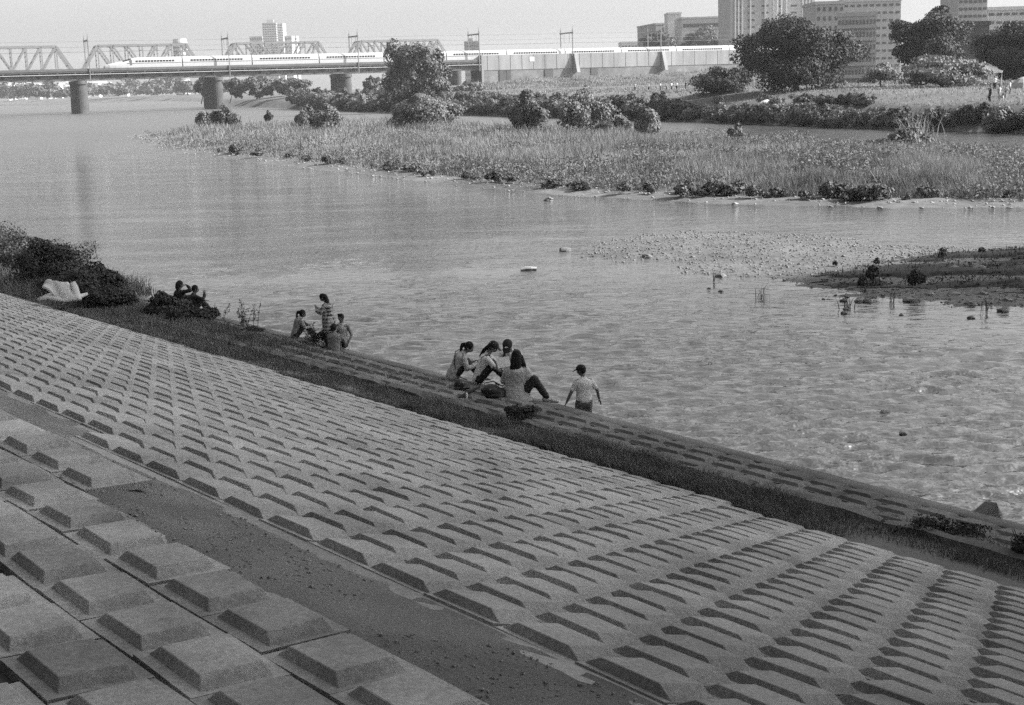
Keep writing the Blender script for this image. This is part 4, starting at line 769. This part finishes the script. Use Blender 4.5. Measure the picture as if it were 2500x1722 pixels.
def figure(label, pos, az, sp_, s=1.0, group=None, vox=.0135):
    cv = .018 if vox < .02 else .04
    e = empty('person', tuple(pos), -R(az)); e.scale = (s, s, s); tag(e, label, 'person', group)
    hip, chest, head = va(*sp_['hip']), va(*sp_['chest']), va(*sp_['head']); tu = un(chest - hip); tw = R(sp_.get('twist', 0)); sx = va(math.cos(tw), math.sin(tw), 0); sx = un(sx - tu * (sx @ tu)); ty = np.cross(tu, sx)
    hf = un(sp_.get('look', (0, 1, 0))); hr = un(np.cross(hf, (0, 0, 1))); hu = np.cross(hr, hf); fr = np.stack([hr, hf, hu], 1); HP = lambda x, y, z: head + fr @ va(x, y, z)
    L_ = sp_.get('loose', .02); shw = sp_.get('shw', .165); nb = chest + tu * .10
    body = MB(); wst = hip + (chest - hip) * .45
    chain(body, [hip - tu * .03, hip + tu * .05, wst, chest, chest + tu * .07, nb], [(.14, .10), (.15, .105), (.125, .09), (.16, .105), (.145, .078), (.055, .055)], sx)
    chain(body, [nb - tu * .03, HP(0, -.02, -.06)], [.052, .05]); ball(body, head, va(.073, .090, .112), fr, .28); chain(body, [HP(0, .080, .02), HP(0, .100, -.018)], [.009, .014], n=8); chain(body, [HP(-.022, .082, -.055), HP(.022, .082, -.055)], [.009, .009], n=8)
    for k in (-1, 1): ball(body, HP(k * .074, -.004, -.005), va(.012, .022, .032), fr, n=8)
    J = {}
    for k, sd in ((-1, 'L'), (1, 'R')):
        sh = chest + sx * k * shw + tu * .045; el, wr = ik(sh, va(*sp_[sd + 'w']), .27, .245, sp_.get(sd + 'p', (k * .6, -.5, -.6))); J[sd] = (sh, el, wr)
        chain(body, [sh - sx * k * .03, sh, (sh + el) / 2, el], [.05, .05, .043, .037]); chain(body, [el, (el + wr) / 2, wr], [.037, .033, .024])
        hd = un(sp_.get(sd + 'h', wr - el)); pl = un(np.cross(hd, (0, 0, 1)) if abs(hd[2]) < .95 else va(0, 1, 0)); dn = np.cross(hd, pl)
        if dn[2] > 0: dn = -dn
        chain(body, [wr + hd * .015, wr + hd * .05, wr + hd * .085], [(.024, .016), (.036, .015), (.036, .013)], pl)
        for f, (o_, l) in enumerate(((-.027, .058), (-.009, .068), (.009, .064), (.027, .05))):
            b0 = wr + hd * .085 + pl * o_; b1 = b0 + hd * l * .55 + dn * l * .12; b2 = b1 + hd * l * .3 + dn * l * .38; chain(body, [b0 - hd * .01, b1, b2], [.0095, .009, .0075], n=6)
        b0 = wr + hd * .03 - pl * k * .03; b1 = b0 + hd * .035 - pl * k * .03 + dn * .01; chain(body, [b0, b1, b1 + hd * .03 + dn * .008], [.012, .011, .009], n=6)
        hj = hip + sx * k * .08 - tu * .02; kn, an = ik(hj, va(*sp_[sd + 'a']), .40, .40, sp_.get(sd + 'k', (0, 1, .4))); J[sd + 'l'] = (hj, kn, an)
        chain(body, [hj, hj + (kn - hj) * .35, kn], [.085, .078, .052]); chain(body, [kn, kn + (an - kn) * .35, an], [.052, .05, .034]); fd = un(sp_.get(sd + 'f', (k * .15, 1, -.15))); J[sd + 'f'] = fd
        chain(body, [an + va(0, 0, -.035) - fd * .03, an + va(0, 0, -.045) + fd * .08, an + va(0, 0, -.052) + fd * .17], [(.036, .034), (.042, .03), (.034, .02)], np.cross(fd, (0, 0, 1)))
    vx('body', body, vox, M['skin'], e)
    for k in (-1, 1):
        eb = MB(); ball(eb, HP(k * .030, .079, .012), va(.011, .008, .008), fr, n=8); eb.build('eye', M['hair'], e)
    if 'shirt' in sp_:
        mt, slv, hem = sp_['shirt']; g = MB(); h0 = hip - tu * hem; fl = sp_.get('flare', 0.0)
        chain(g, [h0, hip + tu * .05, wst, chest, chest + tu * .055, chest + tu * .085, nb - tu * .005], [(.15 + L_ + fl, .108 + L_ + fl * .8), (.152 + L_ + fl * .4, .108 + L_ + fl * .4), (.135 + L_ * 1.2, .098 + L_), (.170 + L_, .112 + L_), (.160 + L_ * .4, .092 + L_ * .5), (.115, .078), (.068, .066)], sx)
        for sd in 'LR':
            sh, el, wr = J[sd]
            if slv == 'short': chain(g, [sh - (sh - chest) * .35, sh, sh + (el - sh) * .72], [.060, .056 + L_ * .25, .050 + L_ * .5])
            elif slv == 'long': chain(g, [sh - (sh - chest) * .25, sh, el, el + (wr - el) * .5, wr], [.060, .056 + L_ * .3, .046 + L_ * .5, .042 + L_ * .5, .032 + L_ * .4])
        vx('shirt', g, cv, M[mt], e, 9)
    if 'pants' in sp_:
        mt, ln = sp_['pants']; g = MB(); chain(g, [hip - tu * .05, hip + tu * .10], [(.158, .118), (.148, .108)], sx)
        for sd in 'LR':
            hj, kn, an = J[sd + 'l']
            if ln == 'short': chain(g, [hj, hj + (kn - hj) * .4, hj + (kn - hj) * .9], [.105, .102, .105])
            else: chain(g, [hj, hj + (kn - hj) * .4, kn], [.10, .094, .072]); chain(g, [kn, kn + (an - kn) * .45, an + (kn - an) * .04], [.072, .066, .058])
        vx('trousers', g, cv, M[mt], e, 4)
    if 'dress' in sp_:
        g = MB(); chain(g, [hip - va(0, 0, sp_['dress'][1]), hip, wst, chest, chest + tu * .06], [(.26, .21), (.19, .15), (.145, .115), (.17, .125), (.12, .09)], sx, 16); vx('dress', g, cv, M[sp_['dress'][0]], e, 4)
    if 'shoes' in sp_:
        for sd in 'LR':
            g = MB(); an, fd = J[sd + 'l'][2], J[sd + 'f']; chain(g, [an + va(0, 0, -.04) - fd * .045, an + va(0, 0, -.042) + fd * .08, an + va(0, 0, -.05) + fd * .19], [(.046, .045), (.05, .042), (.042, .03)], np.cross(fd, (0, 0, 1))); vx('shoe', g, cv, M[sp_['shoes']], e, 3)
    g = MB(); ball(g, HP(0, -.018, .022), va(.086, .098, .106), fr)
    yf = un(va(hf[0], hf[1], 0)); fr2 = np.stack([un(np.cross(yf, (0, 0, 1))), yf, va(0, 0, 1)], 1)
    for pts, rd in sp_.get('hair', []): chain(g, [HP(0, -.02, .01) + fr2 @ va(*p) for p in pts], rd, fr2[:, 0])
    vx('hair', g, cv * .82, M['hair'], e, 3)
    if 'cap' in sp_:
        g = MB(); ball(g, HP(0, -.006, .045), va(.094, .108, .088), fr, zmin=-.02); chain(g, [HP(0, .075, .045), HP(0, .13, .035), HP(0, .175, .018)], [(.082, .012), (.08, .011), (.055, .010)], hr); c_ = vx('cap', g, .010, M['cl_dark'], e, 2)
        if sp_['cap'] == 'emblem':
            g = MB(); ball(g, HP(0, .098, .075), va(.034, .012, .018), fr, n=10); g.build('emblem', M['cl_white'], c_, True)
        elif sp_['cap'] == 'dot': g = MB(); ball(g, HP(.052, -.085, .060), va(.011, .011, .011), fr, n=8); g.build('stud', M['cl_white'], c_, True)
    for pts in sp_.get('straps', []):
        g = MB(); chain(g, pts, [(.019, .008)] * len(pts), sx, 8); g.build('strap', M['cl_dark'], e, True)
    return e
def edgepos(px, out, z):
    lo, hi = -5.0, 70.0
    for _ in range(50):
        mid = (lo + hi) / 2
        if proj(W(15.6 + float(off(mid)) + out, mid, z))[0] > px: lo = mid
        else: hi = mid
    return W(15.6 + float(off(lo)) + out, lo, z)
SIT = dict(hip=(0, 0, .10), chest=(0, .12, .47), head=(0, .25, .67), look=(0, .85, -.5), Lw=(-.1, .42, .32), Rw=(.1, .44, .3), La=(-.11, .50, .06), Ra=(.11, .53, .06), Lk=(-.1, .3, 1), Rk=(.1, .3, 1), shirt=('cl_white', 'short', .04), pants=('cl_jean', 'long'), shoes='shoe')
STAND = dict(hip=(0, 0, .86), chest=(0, .01, 1.23), head=(0, .05, 1.49), look=(0, 1, -.1), Lw=(-.24, .04, .82), Rw=(.24, .04, .82), La=(-.09, 0, .08), Ra=(.09, .02, .08), Lk=(0, 1, 0), Rk=(0, 1, 0), shirt=('cl_white', 'short', .06), pants=('cl_dark', 'long'), shoes='shoe')
PONY = [([(0, -.08, .06), (0, -.125, .05), (0, -.15, -.02)], [.03, .035, .032]), ([(0, -.15, 0), (.01, -.155, -.10), (.0, -.12, -.22)], [(.036, .03), (.045, .035), (.015, .012)])]
def P_(b, **k): d_ = dict(b); d_.update(k); return d_
GA, GB, GC = 'four people seated together at the edge', 'children at the water edge', 'two people behind the shrub'
figure('woman with very long dark hair and loose pale shirt sitting on the edge', G(1262, 978, .38), 28, P_(SIT, chest=(-.01, .05, .50), head=(-.02, .09, .75), look=(-.25, .9, -.25), Lw=(-.18, .30, .25), Rw=(.24, .28, .24), La=(-.10, .52, -.22), Ra=(.50, .16, .06), Rk=(1, .25, .8), Rf=(.75, .6, -.2), loose=.06, flare=.07, shirt=('cl_light', 'long', .10), hair=[([(0, -.05, .06), (0, -.10, -.08), (-.02, -.10, -.28), (-.05, -.08, -.50), (-.07, -.06, -.62)], [(.08, .06), (.095, .05), (.10, .045), (.075, .035), (.025, .02)]), ([(.08, -.03, 0), (.12, -.03, -.14), (.15, .02, -.28)], [(.04, .04), (.045, .04), (.02, .02)])]), 1.06, GA)
figure('person in white shirt and dark cap with a long plait, reading a sheet', G(1170, 934, .40), 90, P_(SIT, chest=(0, .15, .47), head=(0.02, .29, .69), look=(.15, .85, -.55), Lw=(-.06, .56, .38), Rw=(.12, .54, .34), cap='dot', straps=[[(.11, .03, .36), (.12, .07, .52), (.10, .20, .58), (.10, .27, .44)]], hair=[([(0, -.08, 0), (-.02, -.17, -.08), (-.04, -.26, -.20)], [(.05, .04), (.045, .04), (.02, .02)])]), 1.0, GA)
figure('hunched woman with a low ponytail and dark shoulder strap, left of the seated four', G(1108, 926, .40), 82, P_(SIT, chest=(0, .17, .44), head=(.01, .33, .63), look=(.3, .8, -.55), shirt=('cl_light', 'long', .08), loose=.035, hair=PONY, straps=[[(.16, .04, .20), (.13, .0, .36), (.02, .05, .56), (-.10, .14, .58)]]), .98, GA)
mp_ = edgepos(1262, .50, -.20)
figure('man in a dark emblem cap and dark braces bending over the sheet', mp_, 205, P_(STAND, hip=(0, -.02, .86), chest=(0, .16, 1.20), head=(-.01, .33, 1.40), look=(-.15, .75, -.65), Lw=(-.12, .50, 1.02), Rw=(.10, .52, 1.00), cap='emblem', loose=.03, straps=[[(.09, .26, 1.0), (.10, .30, 1.18), (.09, .20, 1.32), (.08, .08, 1.28)], [(-.09, .26, 1.0), (-.10, .30, 1.18), (-.09, .20, 1.32), (-.08, .08, 1.28)]]), 1.03, GA)
figure('boy in cap, white T-shirt and patterned shorts wading in the shallows', edgepos(1428, .55, -.32), -14, P_(STAND, look=(-.75, .6, -.25), head=(-.03, .07, 1.47), Lw=(-.35, .12, .80), Rw=(.36, .12, .84), Lh=(-.5, .1, -.85), Rh=(.4, .1, -.9), cap='plain', shirt=('cl_white', 'short', .0), pants=('cl_print', 'short'), loose=.018, shw=.145), .88)
figure('girl with a ponytail and dark shoulder strap crouching on the edge', G(722, 824, .40), 70, P_(SIT, shirt=('cl_vest', 'long', .06), hair=PONY, straps=[[(-.10, -.02, .22), (-.02, -.02, .40), (.08, .06, .56), (.10, .2, .54)]], head=(0, .24, .66), look=(.3, .9, -.3)), .82, GB)
figure('girl in a checked shirt with long dark hair standing and looking down at her hands', edgepos(806, -.05, .36), -80, P_(STAND, chest=(0, .03, 1.23), head=(0, .13, 1.46), look=(0, .75, -.65), Lw=(-.05, .32, 1.12), Rw=(.07, .34, 1.14), Lp=(-.8, -.1, -1), Rp=(.8, -.1, -1), Lh=(.3, .2, .9), Rh=(-.3, .2, .9), shirt=('cl_check', 'long', .30), loose=.045, flare=.06, hair=[([(0, -.06, .04), (0, -.11, -.10), (0, -.13, -.30), (.02, -.12, -.46)], [(.08, .05), (.085, .055), (.075, .05), (.025, .02)])], straps=[[(0, -.16, 1.28), (.1, -.02, 1.12), (.14, .16, .92)]]), .80, GB)
figure('small child in a grey top crouching on the edge, back turned', G(816, 862, .38), 15, P_(SIT, chest=(0, .06, .44), head=(-.02, .12, .68), look=(0, .9, -.4), shirt=('cl_grey', 'long', .08), loose=.03, hair=[([(0, -.04, .0), (0, -.05, -.06)], [(.085, .06), (.07, .05)])]), .80, GB)
figure('small child in a long pale dress standing in the shallows beside the others', edgepos(841, .30, -.22), 196, P_({k: v for k, v in STAND.items() if k not in ('shirt', 'pants')}, dress=('cl_light', .48), Lw=(-.20, .12, .82), Rw=(.20, .12, .82), look=(.1, .9, -.35), hair=[([(-.05, .06, .085), (.05, .06, .085)], [.03, .03])]), .84, GB)
figure('dark-haired person whose head shows above the shrub, raising a hand', edgepos(436, -.1, .34), 48, P_(SIT, chest=(0, .05, .48), head=(.02, .1, .72), look=(.3, .95, -.1), shirt=('cl_dark', 'long', .06), Rw=(.12, .26, .68), hair=[([(0, -.05, .02), (0, -.07, -.08), (0, -.06, -.16)], [(.085, .06), (.085, .06), (.06, .04)])]), .97, GC)
figure('short-haired person in dark clothes beside the one raising a hand', edgepos(468, -.1, .34), 62, P_(SIT, chest=(0, .08, .46), head=(.02, .15, .69), look=(.35, .9, -.15), shirt=('cl_dark', 'long', .06), Rw=(.16, .36, .58)), .95, GC)
# things lying with the seated group
b = AY(1229, 886, mp_[1] - .62); mb = MB(); mb.add([(-.13, -.10, -.05), (.13, -.10, -.04), (.13, .10, .06), (-.13, .10, .05), (-.13, -.10, -.045), (.13, -.10, -.035), (.13, .10, .065), (-.13, .10, .055)], [(0, 3, 2, 1), (4, 5, 6, 7), (0, 1, 5, 4), (1, 2, 6, 5), (2, 3, 7, 6), (3, 0, 4, 7)])
o = mb.build('paper_sheet', mat('printed_paper', .5, .8, .45, 40), None, loc=tuple(b)); o.rotation_euler = (R(25), 0, R(20)); tag(o, 'pale printed sheet held between the seated four', 'paper')
def bag(label, p, rad, rz, hl=True):
    e = empty('shoulder_bag', tuple(p), rz); tag(e, label, 'bag'); g = MB(); ball(g, va(-rad[0] * .25, 0, rad[2] * .8), va(rad[0] * .8, rad[1], rad[2] * .95)); ball(g, va(rad[0] * .4, .02, rad[2] * .6), va(rad[0] * .6, rad[1] * .85, rad[2] * .65)); chain(g, [(-rad[0] * .8, 0, rad[2] * .3), (rad[0] * .8, 0, rad[2] * .25)], [(rad[1], rad[2] * .35)] * 2, (0, 1, 0)); vx('body', g, .012, M['leather'], e, 3)
    g = MB(); g.tube([(-rad[0] * .7, 0, rad[2] * 1.4), (-rad[0] * .9, .06, rad[2] * 1.7), (-rad[0] * .2, .10, rad[2] * 2.0), (rad[0] * .7, .02, rad[2] * 1.5)], .011, 6); g.build('handle', M['leather'], e, True)
    g = MB(); g.box(-.012, .012, -rad[1] * 1.02, -rad[1] * .9, rad[2] * 1.2, rad[2] * 1.3); g.build('buckle', M['pale'], e)
bag('shiny black handbag on the blocks behind the hunched woman', G(1128, 950, .50), (.15, .10, .11), .3); bag('bulging black backpack lying between the cap wearer and the long-haired woman', G(1206, 968, .47), (.24, .16, .13), -.4)
mb = MB(); a, b = G(1120, 972, .55), G(1172, 944, .62); a, b = Vector(a), Vector(b); mb.tube([a, a + (b - a) * .1, a + (b - a) * .6, b], [.012, .03, .035, .015], 8); tag(mb.build('folded_umbrella', M['cl_dark'], None, True), 'folded black umbrella lying on the blocks behind the seated four', 'umbrella')
p = G(1612, 1083, .41); mb = MB(); mb.box(-.11, .11, -.04, .04, 0, .025); mb.box(.02, .15, -.02, .06, .025, .05); o = mb.build('sandal', M['cl_grey'], None, loc=tuple(p)); o.rotation_euler = (0, 0, .5); tag(o, 'small crumpled sandal left on the edge beam', 'sandal')
mb = MB(); p = G(1140, 973, .58); mb.tube([(0, 0, 0), (0, 0, .09), (0, 0, .10), (0, 0, .12)], [.018, .018, .008, .009], 8); o = mb.build('small_bottle', M['cl_white'], None, loc=tuple(p)); tag(o, 'tiny pale bottle standing on the blocks below the umbrella', 'bottle')
# torn white mattress
def sheet(pts, th):
    """pts: rows x cols of points -> closed slab of thickness th"""
    A = np.array(pts, float); nr, nc_ = A.shape[:2]; top = A.reshape(-1, 3); gr = np.stack([np.gradient(A, axis=0), np.gradient(A, axis=1)], 0); nm = unit(np.cross(gr[0], gr[1])).reshape(-1, 3); V = np.concatenate([top, top - nm * th]); n_ = nr * nc_; Fc = grid_faces(nr, nc_); F2 = (Fc[:, ::-1] + n_).tolist(); E_ = []
    bd = [(0, c) for c in range(nc_)] + [(r_, nc_ - 1) for r_ in range(1, nr)] + [(nr - 1, c) for c in range(nc_ - 2, -1, -1)] + [(r_, 0) for r_ in range(nr - 2, 0, -1)]; ids = [r_ * nc_ + c for r_, c in bd]
    for i, k in zip(ids, ids[1:] + ids[:1]): E_.append((i, k, k + n_, i + n_))
    mb = MB(); mb.add(V, Fc.tolist() + F2 + E_); return mb
M['foam'] = mat('white_foam', .52, .9, .12, 7, .3, 12); q0_ = G(140, 738, .86)
mt = empty('torn_mattress', tuple(q0_), 0.0); tag(mt, 'torn white foam mattress folded over on the grass at the left', 'mattress')
# local axes: x to the photo's right, y away; sizes in metres at about 38 m
rows_ = []
for j in range(5):
    f = j / 4; rows_.append([(-.50 + 1.05 * i / 8 + .10 * f, .55 * f, .05 + .035 * math.sin(i * .9) - .03 * i / 8 + .04 * f) for i in range(9)])
sheet(rows_, .07).build('base_sheet', M['foam'], mt, True)
rows_ = []
for j in range(7):
    f = j / 6; r_ = []
    for i in range(21):
        g = i / 20; zt = .50 - .04 * g + .03 * math.sin(6 * g) - .10 * max(0, .12 - g) / .12; zt -= .13 * math.exp(-((g - .83) / .045) ** 2) + .10 * max(0, g - .95) / .05
        zb = .36 - .38 * sstep(.02, .42, g) * .8 - .06 * g; xt, xb = -.42 + .80 * g, -.40 + 1.02 * g
        r_.append((xb + (xt - xb) * f, .10 + .30 * f + .04 * math.sin(5 * g + 2 * f), zb + (zt - zb) * f + .012 * math.sin(9 * g + 7 * f)))
    rows_.append(r_)
rows_ = [[(p[0], p[1] + .012 * math.sin(23 * p[0] + 11 * p[2]) + .008 * math.sin(41 * p[2] - 13 * p[0]), p[2]) for p in q] for q in rows_]
sheet(rows_, .05).build('folded_flap', M['foam'], mt, True)
# ------------------------------------------------------------------ people, cars and tents on the far bank
def fpos(px, py, z=3.8): p = G(px, py, z); return np.array([p[0], p[1], ground_far(p[0], p[1])])
FGp = 'people on the far field'
def far_person(lb, px, py, az, s, top, legs, extra=None, grp=FGp):
    sp_ = P_(STAND, shirt=(top, 'short', .06), pants=(legs, 'long'))
    if extra: sp_.update(extra)
    sp_.pop('shoes', None); figure(lb, fpos(px, py), az, sp_, s, grp, .035)
far_person('tall dark-clothed person on the far field stretching an arm out', 2418, 223, 250, 1.08, 'cl_dark', 'cl_dark', dict(Rw=(.1, .55, 1.25), Lw=(-.1, .5, 1.2)))
far_person('person in white top standing beside the dark-clothed one', 2428, 219, 200, .95, 'cl_white', 'cl_dark')
far_person('first of the pale-clothed people right of the dark-clothed one', 2440, 222, 160, .95, 'cl_light', 'cl_grey'); far_person('stooping pale-clothed person in the middle of the far group', 2448, 223, 120, .85, 'cl_grey', 'cl_light', dict(chest=(0, .2, 1.15), head=(0, .38, 1.33))); far_person('pale-clothed person with dark hair near the right end of the far group', 2456, 222, 220, .95, 'cl_light', 'cl_light'); far_person('last person at the right end of the far group', 2465, 220, 100, .9, 'cl_white', 'cl_grey')
far_person('person in white by the small pale tree', 2284, 213, 180, .95, 'cl_white', 'cl_light')
WG = 'small figures below the viaduct'
for i, (px, py, c1) in enumerate(((1550, 204, 'cl_light'), (1583, 200, 'cl_white'), (1612, 214, 'cl_white'), (1626, 215, 'cl_grey'), (1639, 209, 'cl_white'), (1652, 210, 'cl_white'), (1674, 208, 'cl_dark'))):
    p = AY(px, py, 290); e = figure(('leftmost tiny figure below the viaduct', 'tiny white figure second from the left below the viaduct', 'tiny white figure in the middle of those below the viaduct', 'tiny grey figure in the middle of those below the viaduct', 'brightest tiny figure below the viaduct', 'tiny white figure next to the brightest one', 'dark tiny figure at the right end below the viaduct')[i], np.array([p[0], 290, ground_far(p[0], 290)]), 40 * i, P_({k: v for k, v in STAND.items() if k != 'shoes'}, shirt=(c1, 'short', .06)), 1.0, WG, .045)
flush()
def car(label, px, py, rz, g, s=1.0):
    p = fpos(px, py); e = empty('parked_car', tuple(p), rz); e.scale = (s, s, s); tag(e, label, 'car', 'cars on the far field'); mc = mat('car_paint', g, .3, .05, 1, spec=.6)
    prof = [(-2.1, .35), (-2.15, .75), (-2.0, .95), (-1.45, 1.02), (-.75, 1.48), (.75, 1.50), (1.6, 1.05), (2.1, .9), (2.15, .45), (2.05, .33)]
    def ext(pr, w_, m_, nm, y0=None):
        mb = MB(); n_ = len(pr); V = [(x, -w_, z) for x, z in pr] + [(x, w_, z) for x, z in pr]; mb.add(V, [tuple(range(n_)), tuple(range(n_, 2 * n_))[::-1]] + [(i, (i + 1) % n_, n_ + (i + 1) % n_, n_ + i) for i in range(n_)]); return mb.build(nm, m_, e)
    ext(prof, .82, mc, 'body'); ext([(-1.25, 1.05), (-.72, 1.40), (-.05, 1.42), (-.05, 1.05)], .835, M['glass_d'], 'window'); ext([(.05, 1.05), (.05, 1.42), (.70, 1.40), (1.35, 1.05)], .835, M['glass_d'], 'window')
    for x in (-1.35, 1.35):
        for y in (-.8, .8):
            mb = MB(); mb.tube([(x, y - .1, .32), (x, y + .1, .32)], .32, 14); wl = mb.build('wheel', M['cl_dark'], e); mb = MB(); mb.tube([(x, y - .12, .32), (x, y + .12, .32)], .17, 10); mb.build('hub', M['pale'], wl)
car('dark low car parked in the grass, left of two', 2053, 206, .2, .02, .8); car('dark car parked in the grass, right of two', 2112, 205, -.1, .02, .85); car('pale van-like car behind the dark cars', 2160, 196, .0, .5, 1.0)
def gazebo(label, px, py, r_, h, m1):
    p = fpos(px, py); e = empty('gazebo', tuple(p), .35); tag(e, label, 'tent', 'shelters on the far field')
    for x in (-1, 1):
        for y in (-1, 1): mb = MB(); mb.bar((x * r_ * .95, y * r_ * .95, 0), (x * r_ * .95, y * r_ * .95, h), .06); mb.build('leg', M['pale'], e)
    mb = MB(); mb.add([(-r_, -r_, h), (r_, -r_, h), (r_, r_, h), (-r_, r_, h), (0, 0, h + r_ * .5), (-r_, -r_, h - .25), (r_, -r_, h - .25), (r_, r_, h - .25), (-r_, r_, h - .25)], [(0, 1, 4), (1, 2, 4), (2, 3, 4), (3, 0, 4), (0, 5, 6, 1), (1, 6, 7, 2), (2, 7, 8, 3), (3, 8, 5, 0)]); mb.build('canopy', m1, e)
M['canvas'] = mat('white_canvas', .7, .8, .05, 2, transl=.15); M['canvas_g'] = mat('grey_canvas', .28, .8, .1, 2)
gazebo('white peaked gazebo under the dark tree at the right', 2395, 210, 2.0, 1.95, M['canvas']); gazebo('small flat white shelter behind the gazebo', 2462, 200, 1.6, 2.0, M['canvas'])
def dome(label, px, py, w_, h, m1):
    p = fpos(px, py); e = empty('dome_tent', tuple(p), .3); tag(e, label, 'tent', 'shelters on the far field'); mb = MB(); n_ = 12; V = [(0, 0, h)]; Fc = []
    for i, f in enumerate((.45, .8, 1.0)):
        for k in range(n_): a = 6.283 * k / n_; V.append((w_ * f * math.cos(a), w_ * f * .8 * math.sin(a), h * (.82, .5, 0)[i]))
    Fc += [(0, 1 + k, 1 + (k + 1) % n_) for k in range(n_)] + [(1 + i * n_ + k, 1 + (i + 1) * n_ + k, 1 + (i + 1) * n_ + (k + 1) % n_, 1 + i * n_ + (k + 1) % n_) for i in range(2) for k in range(n_)]; mb.add(V, Fc); mb.build('canopy', m1, e)
    mb = MB(); mb.add([(-.35, -w_ * .79, .05), (.35, -w_ * .79, .05), (.25, -w_ * .62, h * .55), (-.25, -w_ * .62, h * .55)], [(0, 1, 2, 3)]); mb.build('door', M['cl_dark'], e)
dome('grey dome tent at the right edge of the far field', 2497, 216, 1.5, 1.3, M['canvas_g']); dome('small white tent in the grass right of the low dark rounded tree', 1873, 228, 1.3, .75, M['canvas'])

bo = bpy.data.objects['boulder']; bo.location = edgepos(2402, .42, .02)
# ------------------------------------------------------------------ unseen tall blocks added off to the right to throw shade over bank and bar
def sunpt(p, Ls): return np.array([p[0] + math.sin(SUN_AZ) * Ls, p[1] + math.cos(SUN_AZ) * Ls])
S0 = G(1960, 676, .15); S1 = G(2440, 606, .15); cA = sunpt(S0, 170.0); ang = math.atan2(S1[1] - S0[1], S1[0] - S0[0])
M['tow'] = mat('tower_wall', .35, .85, .15, .3); M['towg'] = mat('tower_glass', .06, .4, .2, .3)
def offblock(name, label, loc, rz, Wd, Dp, Ht, fl):
    e = empty(name, (loc[0], loc[1], 3.0), rz); tag(e, label, 'building'); mb = MB(); mb.box(0, Wd, 0, Dp, 0, Ht - 3); mb.build('wall', M['tow'], e); mb = MB()
    for f in range(fl):
        z = 4 + f * (Ht - 8) / fl; mb.box(-.1, Wd + .1, -.1, Dp + .1, z, z + (Ht - 8) / fl * .4)
    o = mb.build('window_band', M['towg'], e); o['kind'] = 'stuff'
hA = (170 + 62) * math.tan(SUN_EL)
offblock('shade_tower', 'very tall unseen tower added well past the right edge to shade the near bank', (cA[0], cA[1] - 80), 0, 25, 80, hA, 40)
hB = 170 * math.tan(SUN_EL)
offblock('shade_slab', 'long unseen slab added beside the tower to shape the shadow edge on the bar', (cA[0] + .3 - 18 * math.sin(ang) * -1, cA[1] - 18 * math.cos(ang)), ang, 70, 18, hB, 28)
# wide road bridge past the right edge: it closes off the sky on that side of the near bank
rb = empty('road_bridge', tuple(W(60, -16, 0))); tag(rb, 'wide road bridge passing above the viewer and over the river', 'bridge')
def RBX(name, q0, q1, t0, t1, z0, z1, m):
    mb = MB(); c_ = [(q0, t0), (q1, t0), (q1, t1), (q0, t1)]; o_ = W(60, -16, 0); mb.hexa([W(q, t, z0) - o_ for q, t in c_] + [W(q, t, z1) - o_ for q, t in c_]); mb.build(name, m, rb)
RBX('deck', -40, 240, -34, .8, 11.4, 12.2, M['wallc'])
for k in range(8): RBX('girder', -40, 240, -33 + 4.6 * k, -32.2 + 4.6 * k, 9.4, 11.38, M['steel'])
for tt in (-34, .4): RBX('parapet', -40, 240, tt, tt + .4, 12.22, 13.4, M['wallc'])
for qq in (-16, 45, 95, 145, 195): RBX('pier', qq, qq + 3, -32, -6, -1, 9.38, M['pier'])
# ------------------------------------------------------------------ air
HZ = 0.00013
mb = MB(); mb.box(-2600, 2600, -700, 5300, -1.4, max(hA, 140) + 4); hz = mb.build('haze', None)
m = bpy.data.materials.new('haze'); m.use_nodes = True; m.node_tree.nodes.clear(); pv_ = m.node_tree.nodes.new('ShaderNodeVolumePrincipled'); ou = m.node_tree.nodes.new('ShaderNodeOutputMaterial')
pv_.inputs['Color'].default_value = (.92, .92, .92, 1); pv_.inputs['Density'].default_value = HZ; pv_.inputs['Anisotropy'].default_value = .2
m.node_tree.links.new(pv_.outputs[0], ou.inputs['Volume']); hz.data.materials.append(m)
tag(hz, 'pale summer haze lying over the river and the town', 'haze', kind='stuff')
